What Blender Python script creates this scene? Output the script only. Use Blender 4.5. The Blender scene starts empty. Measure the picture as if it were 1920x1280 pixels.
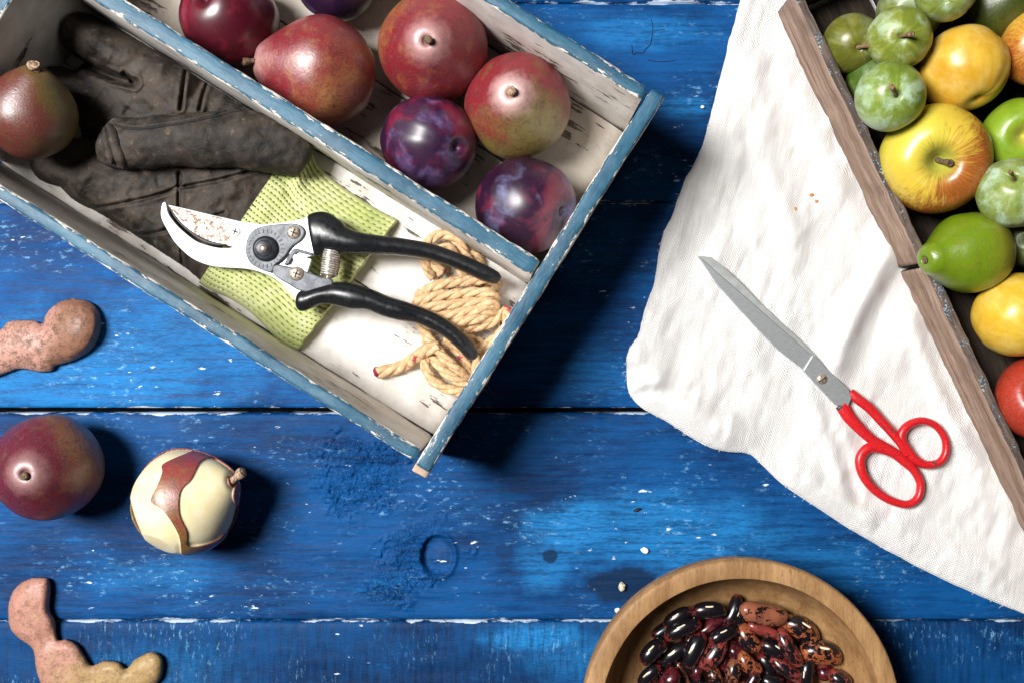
import bpy, bmesh, math, random
import numpy as np
from mathutils import Vector, Matrix, Quaternion, noise as mnoise

# ------------------------------------------------------------------ camera, light, exposure
scn = bpy.context.scene
COL = scn.collection
CH = 0.65                      # camera height above the table (m)
PXM = 3000.0                   # photograph pixels per metre at table height
cam_d = bpy.data.cameras.new("camera")
cam = bpy.data.objects.new("camera", cam_d)
COL.objects.link(cam)
cam.location = (0, 0, CH)
cam_d.sensor_width = 36.0
cam_d.lens = 36.0 * CH / (1920 / PXM)
cam_d.clip_start = 0.02
cam_d.clip_end = 20
scn.camera = cam

world = bpy.data.worlds.new("World")
scn.world = world
world.use_nodes = True
bg = world.node_tree.nodes["Background"]
bg.inputs[0].default_value = (0.80, 0.90, 1.0, 1)
bg.inputs[1].default_value = 0.022

key_d = bpy.data.lights.new("window_light", 'AREA')
key = bpy.data.objects.new("window_light", key_d)
COL.objects.link(key)
key_d.shape = 'RECTANGLE'
key_d.size = 0.56
key_d.size_y = 0.76
key_d.energy = 88
key_d.color = (1.0, 0.985, 0.965)
key.location = (-1.02, 0.36, 1.76)
key.rotation_euler = (Vector((0.06, 0.02, 0.0)) - key.location).to_track_quat('-Z', 'Y').to_euler()

scn.render.engine = 'CYCLES'
scn.view_settings.view_transform = 'Standard'
scn.view_settings.look = 'None'
scn.view_settings.exposure = 0.0
scn.view_settings.gamma = 1.0

# ------------------------------------------------------------------ helpers
rng = random.Random(7)

def P(px, py, z):
    """point at height z seen at photograph pixel (px, py)"""
    k = (CH - z) / CH / PXM
    return Vector(((px - 960) * k, (640 - py) * k, z))

def PL(n, z):
    return n * (CH - z) / CH / PXM

def hash2(ix, iy, seed):
    h = (ix.astype(np.int64) * 374761393 + iy.astype(np.int64) * 668265263 + seed * 974711) & 0x7fffffff
    h = ((h ^ (h >> 13)) * 1274126177) & 0x7fffffff
    h = h ^ (h >> 16)
    return (h & 0xffff) / 65535.0

def vnoise(x, y, seed=0):
    x = np.asarray(x, float); y = np.asarray(y, float)
    ix = np.floor(x); iy = np.floor(y)
    fx = x - ix; fy = y - iy
    fx = fx * fx * (3 - 2 * fx); fy = fy * fy * (3 - 2 * fy)
    a = hash2(ix, iy, seed); b = hash2(ix + 1, iy, seed)
    c = hash2(ix, iy + 1, seed); d = hash2(ix + 1, iy + 1, seed)
    return (a + (b - a) * fx) * (1 - fy) + (c + (d - c) * fx) * fy - 0.5

def fbm(x, y, seed=0, oct=4):
    s = 0; a = 1.0
    for o in range(oct):
        s = s + a * vnoise(x * 2 ** o, y * 2 ** o, seed + o * 17)
        a *= 0.5
    return s

def catmull(pts, n, closed=False):
    pts = [tuple(p) for p in pts]
    m = len(pts); out = []
    segs = m if closed else m - 1
    for i in range(segs):
        g = lambda j: pts[j % m] if closed else pts[min(max(j, 0), m - 1)]
        p0, p1, p2, p3 = g(i - 1), g(i), g(i + 1), g(i + 2)
        for k in range(n):
            t = k / n
            out.append(tuple(0.5 * (2 * b + (c - a) * t + (2 * a - 5 * b + 4 * c - d) * t * t
                             + (3 * b - a - 3 * c + d) * t ** 3) for a, b, c, d in zip(p0, p1, p2, p3)))
    if not closed:
        out.append(pts[-1])
    return out

def seg_dist(X, Y, poly):
    """distance from the grid points to a polyline, and the parameter 0..1 along it"""
    best = np.full(X.shape, 1e9); tt = np.zeros(X.shape)
    n = len(poly) - 1
    for i in range(n):
        (x0, y0), (x1, y1) = poly[i][:2], poly[i + 1][:2]
        dx, dy = x1 - x0, y1 - y0
        L2 = dx * dx + dy * dy + 1e-9
        t = np.clip(((X - x0) * dx + (Y - y0) * dy) / L2, 0, 1)
        d = np.hypot(X - x0 - t * dx, Y - y0 - t * dy)
        m = d < best
        best = np.where(m, d, best); tt = np.where(m, (i + t) / n, tt)
    return best, tt

def inside(X, Y, poly):
    c = np.zeros(X.shape, bool)
    n = len(poly)
    for i in range(n):
        x0, y0 = poly[i]; x1, y1 = poly[(i + 1) % n]
        if y0 == y1: continue
        c ^= ((y0 > Y) != (y1 > Y)) & (X < (x1 - x0) * (Y - y0) / (y1 - y0) + x0)
    return c

def empty(name, loc, label, cat, group=None):
    o = bpy.data.objects.new(name, None)
    COL.objects.link(o)
    o.location = loc
    o.empty_display_size = 0.01
    tag(o, label, cat, group)
    return o

def tag(o, label, cat, group=None):
    o["label"] = label; o["category"] = cat
    if group: o["group"] = group
    return o

def link(o, parent=None):
    COL.objects.link(o)
    if parent is not None:
        o.parent = parent
    return o

def root_of(o):
    v = Vector((0, 0, 0))
    while o is not None:
        v += o.location
        o = o.parent
    return v

def mk(name, verts, faces, mat, parent=None, smooth=True, local=False):
    """one mesh object; world coordinates are turned into the parent's unless local"""
    me = bpy.data.meshes.new(name)
    if parent is not None and not local:
        r = root_of(parent)
        verts = [(v[0] - r.x, v[1] - r.y, v[2] - r.z) for v in verts]
    me.from_pydata([tuple(v) for v in verts], [], faces)
    me.update()
    if smooth:
        me.polygons.foreach_set("use_smooth", [True] * len(me.polygons))
    for m in (mat if isinstance(mat, (list, tuple)) else [mat]):
        me.materials.append(m)
    o = bpy.data.objects.new(name, me)
    return link(o, parent)

def grid_mesh(name, X, Y, Z, mat, parent=None, keep=None, skirt=None, uv=None):
    """height sheet; skirt = z of the underside border so that it is a closed body seen from the side"""
    r, c = X.shape
    if keep is None: keep = np.ones((r, c), bool)
    ids = np.full((r, c), -1, np.int64)
    ids[keep] = np.arange(keep.sum())
    V = np.stack([X[keep], Y[keep], Z[keep]], 1)
    q = keep[:-1, :-1] & keep[1:, :-1] & keep[1:, 1:] & keep[:-1, 1:]
    F = np.stack([ids[:-1, :-1][q], ids[:-1, 1:][q], ids[1:, 1:][q], ids[1:, :-1][q]], 1)
    # keep the winding upwards
    a, b, d = V[F[0][0]], V[F[0][1]], V[F[0][3]]
    if np.cross(b - a, d - a)[2] < 0: F = F[:, ::-1]
    if skirt is not None:
        from collections import Counter
        e = np.concatenate([F[:, [0, 1]], F[:, [1, 2]], F[:, [2, 3]], F[:, [3, 0]]])
        es = np.sort(e, 1)
        key_ = es[:, 0] * (len(V) + 1) + es[:, 1]
        u, inv, cnt = np.unique(key_, return_inverse=True, return_counts=True)
        be = e[cnt[inv] == 1]
        bv = np.unique(be)
        low = {int(v): len(V) + i for i, v in enumerate(bv)}
        LV = V[bv].copy(); LV[:, 2] = np.minimum(LV[:, 2], skirt)
        V = np.concatenate([V, LV])
        F = [tuple(f) for f in F.tolist()] + [(int(b_), int(a_), low[int(a_)], low[int(b_)]) for a_, b_ in be]
    else:
        F = [tuple(f) for f in F.tolist()]
    return mk(name, V.tolist(), F, mat, parent)

def tube(name, path, mat, parent=None, seg=14, n=6, spline=True, closed=False, up=Vector((0, 0, 1)), local=False, ret=False, cap=True):
    """path of (x, y, z, ra, rb): ra sideways radius, rb vertical radius"""
    pts = catmull(path, n, closed) if spline else [tuple(p) for p in path]
    m = len(pts); V = []; F = []
    for i, p in enumerate(pts):
        a = Vector(pts[(i - 1) % m][:3]) if (closed or i > 0) else Vector(p[:3])
        b = Vector(pts[(i + 1) % m][:3]) if (closed or i < m - 1) else Vector(p[:3])
        T = (b - a).normalized()
        s = T.cross(up)
        if s.length < 1e-4: s = T.cross(Vector((0, 1, 0)))
        s.normalize(); u = s.cross(T)
        ra = max(p[3], 1e-5); rb = max(p[4] if len(p) > 4 else p[3], 1e-5)
        for k in range(seg):
            an = 2 * math.pi * k / seg
            V.append(Vector(p[:3]) + s * math.cos(an) * ra + u * math.sin(an) * rb)
    rings = m if closed else m - 1
    for i in range(rings):
        j = (i + 1) % m
        for k in range(seg):
            l = (k + 1) % seg
            F.append((i * seg + k, i * seg + l, j * seg + l, j * seg + k))
    if not closed and cap:
        F.append(tuple(range(seg))[::-1]); F.append(tuple((m - 1) * seg + k for k in range(seg)))
    if ret: return V, F
    return mk(name, V, F, mat, parent, local=local)

def prism(name, outline, z0, z1, mat, parent, bevel=0.0004, smooth_n=0, px=True, bseg=2):
    """closed outline (photo pixels at height z1, or metres) raised from z0 to z1"""
    if smooth_n: outline = catmull(outline, smooth_n, True)
    pts = [P(x, y, z1) for x, y in outline] if px else [Vector((x, y, z1)) for x, y in outline]
    area = sum(pts[i].x * pts[(i + 1) % len(pts)].y - pts[(i + 1) % len(pts)].x * pts[i].y for i in range(len(pts)))
    if area < 0: pts.reverse()
    n = len(pts)
    V = [(p.x, p.y, z0) for p in pts] + [(p.x, p.y, z1) for p in pts]
    F = [tuple(range(n))[::-1], tuple(range(n, 2 * n))] + [(i, (i + 1) % n, n + (i + 1) % n, n + i) for i in range(n)]
    o = mk(name, V, F, mat, parent, smooth=True)
    if bevel:
        b = o.modifiers.new("bevel", 'BEVEL'); b.width = bevel; b.segments = bseg; b.limit_method = 'ANGLE'
        b.angle_limit = math.radians(50); b.harden_normals = False
    o.data.polygons.foreach_set("use_smooth", [False, False] + [True] * n)
    return o

def disc(name, px, py, rpx, z0, z1, mat, parent, bevel=0.0005, seg=28, dome=0.0):
    c = P(px, py, z1); r = PL(rpx, z1)
    V = []; F = []
    prof = [(r, z0), (r, z1 - bevel), (r - bevel * .4, z1 - bevel * .35), (r - bevel, z1)]
    if dome:
        prof += [(r * .7, z1 + dome * .5), (r * .4, z1 + dome * .85), (r * .15, z1 + dome)]
    for rr, z in prof:
        for k in range(seg):
            a = 2 * math.pi * k / seg
            V.append((c.x + rr * math.cos(a), c.y + rr * math.sin(a), z))
    for i in range(len(prof) - 1):
        for k in range(seg):
            l = (k + 1) % seg
            F.append((i * seg + k, i * seg + l, (i + 1) * seg + l, (i + 1) * seg + k))
    F.append(tuple((len(prof) - 1) * seg + k for k in range(seg)))
    F.append(tuple(range(seg))[::-1])
    return mk(name, V, F, mat, parent)

def board(name, size, mats, parent, loc, rotz=0.0, seg=48, rad=0.0014, jit=0.0006, seed=0, side_mats=None, rotx=0.0):
    """a plank lying along local x with worn rounded edges; side_mats(normal) gives the slot"""
    L, W, T = size
    sec = []
    for (sx, sy, a0) in ((1, 1, 0), (-1, 1, 90), (-1, -1, 180), (1, -1, 270)):
        for k in range(4):
            a = math.radians(a0 + 30 * k)
            sec.append((sx * (W / 2 - rad) + rad * math.cos(a), sy * (T / 2 - rad) + rad * math.sin(a), math.cos(a), math.sin(a)))
    # points in the middle of the faces
    ns = len(sec); V = []; F = []; M = []
    for i in range(seg + 1):
        x = -L / 2 + L * i / seg
        for k, (y, z, ny, nz) in enumerate(sec):
            d = jit * (mnoise.noise(Vector((x * 60 + seed, y * 90, z * 90 + seed))) + .6 * mnoise.noise(Vector((x * 220, y * 200 + seed, z * 200))))
            e = 0 if 0 < i < seg else -rad * .5
            V.append((x - (e if i == 0 else -e) , y + ny * (d + e), z + nz * (d + e)))
    sm = side_mats or (lambda a: 0)
    for i in range(seg):
        for k in range(ns):
            l = (k + 1) % ns
            F.append((i * ns + k, (i + 1) * ns + k, (i + 1) * ns + l, i * ns + l)[::-1])
            ny = sec[k][2] + sec[l][2]; nz = sec[k][3] + sec[l][3]
            if k % 4 == 3:   # flat faces: +z after the first corner, -y, -z, +y
                ny, nz = ((0, 1), (-1, 0), (0, -1), (1, 0))[k // 4]
            M.append(sm((ny, nz)))
    F.append(tuple(range(ns))[::-1][::-1]); M.append(sm((0, 0)))
    F.append(tuple(seg * ns + k for k in range(ns))[::-1]); M.append(sm((0, 0)))
    o = mk(name, V, F, mats, parent, smooth=True, local=True)
    bm = bmesh.new(); bm.from_mesh(o.data); bmesh.ops.recalc_face_normals(bm, faces=bm.faces[:]); bm.to_mesh(o.data); bm.free()
    o.data.polygons.foreach_set("material_index", M)
    o.location = Vector(loc) - (root_of(parent) if parent else Vector((0, 0, 0)))
    o.rotation_euler = (rotx, 0, rotz)
    return o

# ------------------------------------------------------------------ node helpers
class NT:
    def __init__(s, name):
        s.m = bpy.data.materials.new(name); s.m.use_nodes = True
        s.t = s.m.node_tree; s.b = s.t.nodes["Principled BSDF"]
    def n(s, typ, props=None, **ins):
        d = s.t.nodes.new('ShaderNode' + typ)
        for k, v in (props or {}).items(): setattr(d, k, v)
        for k, v in ins.items():
            if k[0] == 'i' and k[1:].isdigit(): so = d.inputs[int(k[1:])]
            else: so = d.inputs[k.replace('_', ' ')]
            s.set(so, v)
        return d
    def set(s, so, v):
        if isinstance(v, bpy.types.NodeSocket): s.t.links.new(v, so)
        elif isinstance(v, (tuple, list)):
            so.default_value = (*v, 1) if so.type == 'RGBA' and len(v) == 3 else v
        else: so.default_value = v
    def obj(s):
        return s.n('TexCoord').outputs['Object']
    def noise(s, vec, scale, detail=4, rough=.55, dist=0.0):
        return s.n('TexNoise', Vector=vec, Scale=scale, Detail=detail, Roughness=rough, Distortion=dist).outputs['Fac']
    def vor(s, vec, scale, feature='F1', rand=1.0):
        return s.n('TexVoronoi', {'feature': feature}, Vector=vec, Scale=scale, Randomness=rand)
    def mapv(s, vec, scale=(1, 1, 1), loc=(0, 0, 0), rot=(0, 0, 0)):
        return s.n('Mapping', Vector=vec, Scale=scale, Location=loc, Rotation=rot).outputs[0]
    def math(s, op, a, b=0.0, c=0.0, clamp=False):
        return s.n('Math', {'operation': op, 'use_clamp': clamp}, i0=a, i1=b, i2=c).outputs[0]
    def add(s, a, b): return s.math('ADD', a, b)
    def mul(s, a, b): return s.math('MULTIPLY', a, b)
    def mr(s, v, a, b, c=0.0, d=1.0, smooth=True):
        return s.n('MapRange', {'interpolation_type': 'SMOOTHSTEP' if smooth else 'LINEAR'}, Value=v, From_Min=a, From_Max=b, To_Min=c, To_Max=d).outputs[0]
    def mix(s, f, a, b, mode='MIX'):
        d = s.n('Mix', {'data_type': 'RGBA', 'blend_type': mode}, i0=f, i6=a, i7=b)
        return d.outputs[2]
    def dot(s, v, d):
        return s.n('VectorMath', {'operation': 'DOT_PRODUCT'}, i0=v, i1=d).outputs['Value']
    def dist(s, v, d):
        return s.n('VectorMath', {'operation': 'DISTANCE'}, i0=v, i1=d).outputs['Value']
    def sep(s, v): return s.n('SeparateXYZ', Vector=v).outputs
    def bump(s, h, strength=.5, dist=.001, normal=None):
        k = dict(Height=h, Strength=strength, Distance=dist)
        d = s.n('Bump', **k)
        if normal is not None: s.set(d.inputs['Normal'], normal)
        return d.outputs[0]
    def out(s, **k):
        for a, v in k.items(): s.set(s.b.inputs[a.replace('_', ' ')], v)
        return s.m

def simple(name, col, rough=.5, metal=0.0, var=.25, scale=200, bump=.15, spec=.5, coat=0.0):
    t = NT(name); v = t.obj()
    f = t.noise(v, scale, 5)
    c = t.mix(t.mr(f, .3, .7), tuple(x * (1 - var) for x in col), tuple(min(1, x * (1 + var)) for x in col))
    return t.out(Base_Color=c, Roughness=t.mr(f, .3, .7, rough * .85, min(1, rough * 1.15)), Metallic=metal,
                 Normal=t.bump(t.noise(v, scale * 3, 3), bump, .0005), Specular_IOR_Level=spec, Coat_Weight=coat)

# ------------------------------------------------------------------ table of blue painted planks
def plank_mat(i, y0, y1, tone, patches, stains, vertical=False):
    t = NT("blue_painted_plank_paint"); v = t.obj(); s = t.sep(v)
    st = t.mapv(v, (1, 14, 1), (i * .7, 0, 0)) if not vertical else t.mapv(v, (16, 1.6, 1), (i * .7, 0, 0))
    streak = t.noise(st, 22, 6, .65)
    broad = t.noise(t.mapv(v, (1, 1.6, 1), (i, i * .3, 0)), 9, 5, .6)
    fine = t.noise(t.mapv(v, (1, 4, 1)), 260, 4, .6)
    dk = tuple(c * tone for c in (.0008, .022, .092)); md = tuple(c * tone for c in (.0015, .086, .295)); lt = (.014, .205, .52)
    c = t.mix(t.mr(t.add(t.mul(streak, .35), t.add(t.mul(broad, .5), t.mul(fine, .15))), .37, .61), dk, md)
    # pale patches: wear plus reflected sheen put in the colour, broken by brush streaks
    pm = None
    for (px, py, rx, ry, k) in patches:
        q = P(px, py, 0)
        d = t.n('VectorMath', {'operation': 'LENGTH'}, i0=t.mapv(t.n('VectorMath', {'operation': 'SUBTRACT'}, i0=v, i1=q).outputs[0],
                (PXM / rx, PXM / ry, 0))).outputs['Value']
        d = t.add(d, t.mul(t.add(t.noise(v, 45, 5), -.5), 1.3))
        w = t.mul(t.mr(d, .35, 1.15, 1, 0), t.mul(t.mr(t.add(t.mul(streak, .6), t.mul(fine, .4)), .36, .6, .25, 1), k))
        pm = w if pm is None else t.math('MAXIMUM', pm, w)
    gen = t.mul(t.mr(t.noise(t.mapv(v, (1, 3, 1), (3 + i, 0, 0)), 17, 6, .7), .60, .75), .5)
    pm = gen if pm is None else t.math('MAXIMUM', pm, gen)
    c = t.mix(pm, c, lt)
    # scuffs: broken pale smears following the brush marks, gathered in places
    sc = t.noise(t.mapv(v, (1, 2.2, 1) if not vertical else (3, 1, 1), (7 + i, 4, 0)), 150, 7, .75)
    zone = t.mr(t.noise(t.mapv(v, (1, 1.3, 1), (i * 1.9, 8, 0)), 19, 3), .46, .66)
    c = t.mix(t.mul(t.mul(t.mr(sc, .54, .68), zone), .75), c, (.20, .46, .72))
    # chips and scratches down to pale primer
    ch = t.noise(t.mapv(v, (1, 2.6, 1), (i * 2.3, 1.7, 0)), 95, 4, .6)
    region = t.noise(t.mapv(v, (1, 1, 1), (5 + i, 2, 0)), 14, 3)
    chip = t.mr(t.add(t.add(ch, t.mul(t.add(fine, -.5), .12)), t.mul(t.add(region, -.5), .45)), .705, .745)
    ed = t.math('MINIMUM', t.math('ABSOLUTE', t.add(s[1], -y0)), t.math('ABSOLUTE', t.add(s[1], -y1)))
    en = t.noise(t.mapv(v, (1, 3, 1), (i, 9, 0)), 75, 5, .65)
    edge = t.mr(t.add(t.mul(ed, 430), t.mul(t.add(t.add(en, t.mul(t.noise(t.mapv(v, (1, 0, 0), (i * 3, 0, 0)), 16, 2), .9)), -.95), -2.6)), -.10, .12, 1, 0)
    chip = t.math('MAXIMUM', chip, t.mul(edge, .9))
    c = t.mix(chip, c, (.62, .72, .84))
    for (px, py, rx, ry, k) in stains:
        q = P(px, py, 0)
        d = t.n('VectorMath', {'operation': 'LENGTH'}, i0=t.mapv(t.n('VectorMath', {'operation': 'SUBTRACT'}, i0=v, i1=q).outputs[0],
                (PXM / rx, PXM / ry, 0))).outputs['Value']
        d = t.add(d, t.mul(t.add(t.noise(v, 75, 6, .65), -.5), 1.1))
        c = t.mix(t.mul(t.mr(d, .78, 1.12, 1, 0), k), c, (.0015, .018, .06))
    h = t.add(t.add(t.mul(streak, .8), t.mul(fine, .5)), t.mul(chip, -.5))
    h = t.add(h, t.mul(t.noise(v, 70, 4), .8))
    if i == 3:
        bl = None
        for (px, py, rx, ry) in ((786, 1046, 72, 76), (672, 905, 92, 80), (700, 848, 150, 34), (735, 1100, 70, 40)):
            q = P(px, py, 0)
            d = t.n('VectorMath', {'operation': 'LENGTH'}, i0=t.mapv(t.n('VectorMath', {'operation': 'SUBTRACT'}, i0=v, i1=q).outputs[0], (PXM / rx, PXM / ry, 0))).outputs['Value']
            w = t.mr(t.add(d, t.mul(t.add(t.noise(v, 60, 4), -.5), 1.6)), .35, 1.0, 1, 0)
            bl = w if bl is None else t.math('MAXIMUM', bl, w)
        kq = P(822, 1042, 0)
        bl = t.mul(bl, t.mr(t.dist(v, tuple(kq)), .008, .011))
        cells = t.mr(t.noise(v, 520, 3, .6, .8), .44, .60)
        h = t.add(h, t.mul(t.mul(bl, cells), 2.0))
    return t.out(Base_Color=c, Roughness=t.mr(streak, .3, .7, .52, .70), Normal=t.bump(h, .6, .0006), Specular_IOR_Level=.16)

ty = [-380, 3, 378, 770, 1163, 1552]                       # joints between the planks in the photograph
table = bpy.data.objects.new("table", None); COL.objects.link(table)
table["kind"] = "structure"; table["label"] = "table top of wide weathered blue painted planks"
patch = {0: [], 1: [(1200, 60, 160, 40, .5), (1290, 200, 60, 25, .6)],
         2: [(120, 700, 420, 130, .75), (420, 620, 300, 120, .6), (1130, 700, 120, 60, .3)],
         3: [(1080, 990, 110, 60, .9), (1250, 1000, 260, 90, .75), (1020, 1060, 60, 60, .6), (300, 1080, 160, 40, .4), (1500, 1060, 200, 60, .35)],
         4: [(1000, 1195, 140, 30, .9), (1120, 1230, 160, 60, .45), (300, 1260, 180, 60, .3)]}
stain = {3: [(1168, 1096, 70, 34, .95), (1032, 1042, 15, 13, .9), (945, 1032, 18, 14, .5)]}
tones = [.8, .85, 1.12, .84, .62]
KN = [(820, 1042, 29, 36)]
planks = []
for i in range(5):
    a = ty[i + 1] - (6 if i == 2 else 1.2); b = ty[i] + (2.5 if i != 3 else 6)
    if i == 3: b = ty[i] + 5
    y0 = P(0, a, 0).y; y1 = P(0, b, 0).y
    xs = np.linspace(-.44, .44, 560)
    if i == 3: xs = np.unique(np.concatenate([np.linspace(-.44, -.150, 180), np.linspace(-.150, -.018, 240), np.linspace(-.018, .44, 290)]))
    ys = np.concatenate([[y0, y0 + .0006, y0 + .0016], np.linspace(y0 + .004, y1 - .004, 210 if i == 3 else 70), [y1 - .0016, y1 - .0006, y1]])
    X, Y = np.meshgrid(xs, ys)
    e = np.minimum(Y - y0, y1 - Y)
    Z = -0.0016 * np.exp(-e / .0009) + .0010 * fbm(X * 9 + i * 3, Y * 14, 5 + i) + .0005 * fbm(X * 40, Y * 160, 9 + i, 3)
    Z -= .0022 * np.clip(fbm(X * 60 + i, Y * 5, 31, 3) - .35, 0, 1) * np.exp(-e / .006)
    ox = X * PXM + 960; oy = 640 - Y * PXM
    for (kx, ky, rx, ry) in KN:
        q = np.hypot((ox - kx) / rx, (oy - ky) / ry)
        left = np.clip(.5 - (ox - kx) / rx * .6, .15, 1)
        Z -= .0048 * left / (1 + np.exp((q - 1) * 18)) - .0012 * np.exp(-((q - 1.18) / .16) ** 2)
        Z += .0012 * np.exp(-(q / .45) ** 2)
    if i == 3:
        bl = np.zeros(X.shape)
        for (bx, by, rx, ry) in ((786, 1046, 74, 78), (672, 905, 95, 82), (700, 848, 150, 30), (735, 1100, 70, 36)):
            q = np.hypot((ox - bx) / rx, (oy - by) / ry) + 1.1 * fbm(ox / 45, oy / 45, 61, 3)
            bl = np.maximum(bl, np.clip((1.0 - q) / .6, 0, 1))
        bl *= np.clip(np.hypot((ox - 820) / 32, (oy - 1042) / 39) * 8 - 8, 0, 1)
        f_ = fbm(ox / 9 + 2 * fbm(ox / 20, oy / 20, 63), oy / 8, 62, 3)
        Z += bl * (.0042 * np.clip(f_ - .03, 0, .28) - .0018 * np.clip(-f_ - .15, 0, 1))
    for (kx, ky, r) in ((690, 900, 26), (1190, 955, 4), (280, 980, 30)):
        q = np.hypot(ox - kx, (oy - ky) * 1.2) / r
        Z -= .0011 * np.exp(-((q - 1) / .35) ** 2) - .0006 * np.exp(-q * q)
    Z = np.minimum(Z, .0012 if i != 3 else .0022)
    me_o = grid_mesh("plank", X, Y, Z - .0010, plank_mat(i, y0, y1, tones[i], patch.get(i, []), stain.get(i, []), i == 4), table, skirt=-.022)
    planks.append(me_o)
crk = simple("paint_crack", (.004, .006, .012), .8)
for path in ([(1222, 38), (1224, 60), (1221, 84), (1205, 98), (1187, 101)], [(1226, 58), (1246, 57)], [(1186, 86), (1187, 100)],
             [(1214, 113), (1235, 117), (1266, 113)]):
    tube("crack", [(*P(x, y, 0)[:2], -.0007, .00022, .0003) for x, y in [(a + rng.uniform(-2, 2), b + rng.uniform(-2, 2)) for a, b in catmull(path, 2)]], crk, table, seg=6)
base = mk("gap_backing", *tube("", [(-.46, 0, -.05, .34, .012), (.46, 0, -.05, .34, .012)], None, seg=4, ret=True), simple("dark_gap_backing", (.004, .005, .006), .9), table, smooth=False)  # added unseen dark sheet below the planks, keeps the gaps black

# ------------------------------------------------------------------ linen cloth
EDGE = [(1410, -90), (1388, 0), (1370, 70), (1345, 165), (1318, 270), (1282, 345), (1258, 410), (1240, 450), (1226, 530), (1210, 585),
        (1200, 628), (1182, 655), (1175, 690), (1180, 735), (1205, 765), (1250, 790), (1300, 822), (1345, 843), (1402, 850), (1432, 874),
        (1468, 908), (1530, 950), (1600, 995), (1680, 1040), (1760, 1082), (1850, 1122), (1925, 1152), (2010, 1190)]
FARE = [(2060, -90), (2110, 1190)]
def cloth_z(x, y, de=None):
    """cloth height at photo pixel"""
    x = np.asarray(x, float); y = np.asarray(y, float)
    if de is None: de, _ = seg_dist(x, y, EDGE)
    z = .0022 + .0022 * (1 - np.exp(-de / 9))
    def ridge(poly, h, w, sh=0.0):
        d, t_ = seg_dist(x, y, poly)
        return h * np.exp(-(d / w) ** 2) * np.clip(np.minimum(t_, 1 - t_) * 6 + .12, 0, 1)
    z = z + ridge([(1690, 445), (1652, 500), (1610, 580), (1580, 650), (1555, 730)], .0085, 22)
    z = z - ridge([(1700, 500), (1650, 570), (1622, 640)], .0015, 22)
    z = z + ridge([(1690, 560), (1722, 640), (1752, 720), (1790, 800), (1840, 880)], .0050, 18)
    z = z + ridge([(1430, 560), (1410, 640), (1402, 720)], .0030, 22)
    z = z + ridge([(1500, 690), (1535, 780), (1570, 880), (1600, 950)], .0030, 16)
    z = z + ridge([(1570, 780), (1600, 840), (1620, 930)], .0022, 14)
    z = z + ridge([(1400, 90), (1430, 200), (1440, 330)], .0030, 26)
    z = z + ridge([(1480, 120), (1520, 230), (1560, 330), (1620, 430)], .0035, 24)
    z = z + ridge([(1430, 300), (1470, 380), (1500, 470)], .0025, 20)
    z = z + ridge([(1200, 700), (1270, 745), (1330, 790), (1400, 812)], .0080, 34)
    z = z + ridge([(1178, 690), (1195, 640), (1230, 560)], .0050, 26)
    z = z - ridge([(1185, 742), (1240, 730), (1310, 742)], .0035, 13)
    z = z + ridge([(1700, 1000), (1790, 1040), (1900, 1090)], .0030, 26)
    z = z + ridge([(1470, 860), (1560, 930), (1650, 985)], .0040, 20)
    ca, sa = math.cos(.35), math.sin(.35)
    u = x * ca + y * sa; v = -x * sa + y * ca
    z = z + .0048 * np.clip(fbm(u / 55, v / 120, 3, 3) + .05, -.3, 1) * np.clip(de / 30, 0, 1)
    z = z + .0005 * fbm(x / 16, y / 19, 8, 3)
    return np.maximum(z, .0016)

def cloth_mat():
    t = NT("white_linen_weave"); v = t.obj()
    w = t.n('TexNoise', Vector=v, Scale=26, Detail=3).outputs['Color']
    warp = t.n('VectorMath', {'operation': 'SCALE'}, i0=t.n('VectorMath', {'operation': 'SUBTRACT'}, i0=w, i1=(.5, .5, .5)).outputs[0], Scale=.010).outputs[0]
    q = t.mapv(t.n('VectorMath', {'operation': 'ADD'}, i0=v, i1=warp).outputs[0], rot=(0, 0, .22))
    s = t.sep(q)
    pitch = 2 * math.pi / .00175
    jx = t.mul(t.add(t.noise(t.mapv(q, (1, .08, 1)), 420, 2), -.5), 3.0)
    jy = t.mul(t.add(t.noise(t.mapv(q, (.08, 1, 1)), 420, 2), -.5), 3.0)
    a = t.math('SINE', t.add(t.mul(s[0], pitch), jx)); b = t.math('SINE', t.add(t.mul(s[1], pitch), jy))
    over = t.mul(a, b)
    hole = t.mr(t.add(t.math('ABSOLUTE', a), t.math('ABSOLUTE', b)), .10, .95, 1, 0)
    loose = t.mr(t.noise(v, 30, 3), .35, .65, .40, 1)
    slub = t.noise(t.mapv(q, (1, .05, 1)), 700, 3)
    c = t.mix(t.mr(slub, .3, .7), (.80, .775, .75), (.88, .87, .86))
    c = t.mix(t.mul(t.mr(t.noise(v, 13, 4), .5, .8), .25), c, (.72, .67, .61))
    c = t.mix(t.mul(hole, t.mul(loose, .75)), c, (.17, .165, .17))  # shade in the weave's holes put into the colour
    h = t.add(t.mul(over, .35), t.add(t.mul(t.math('MAXIMUM', t.math('ABSOLUTE', a), t.math('ABSOLUTE', b)), .8), t.mul(slub, .7)))
    h = t.add(h, t.mul(t.noise(v, 900, 3), .5))
    return t.out(Base_Color=c, Roughness=.95, Normal=t.bump(h, .85, .0006), Specular_IOR_Level=.1, Sheen_Weight=.15)

ed = np.array(catmull(EDGE, 20))
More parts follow.
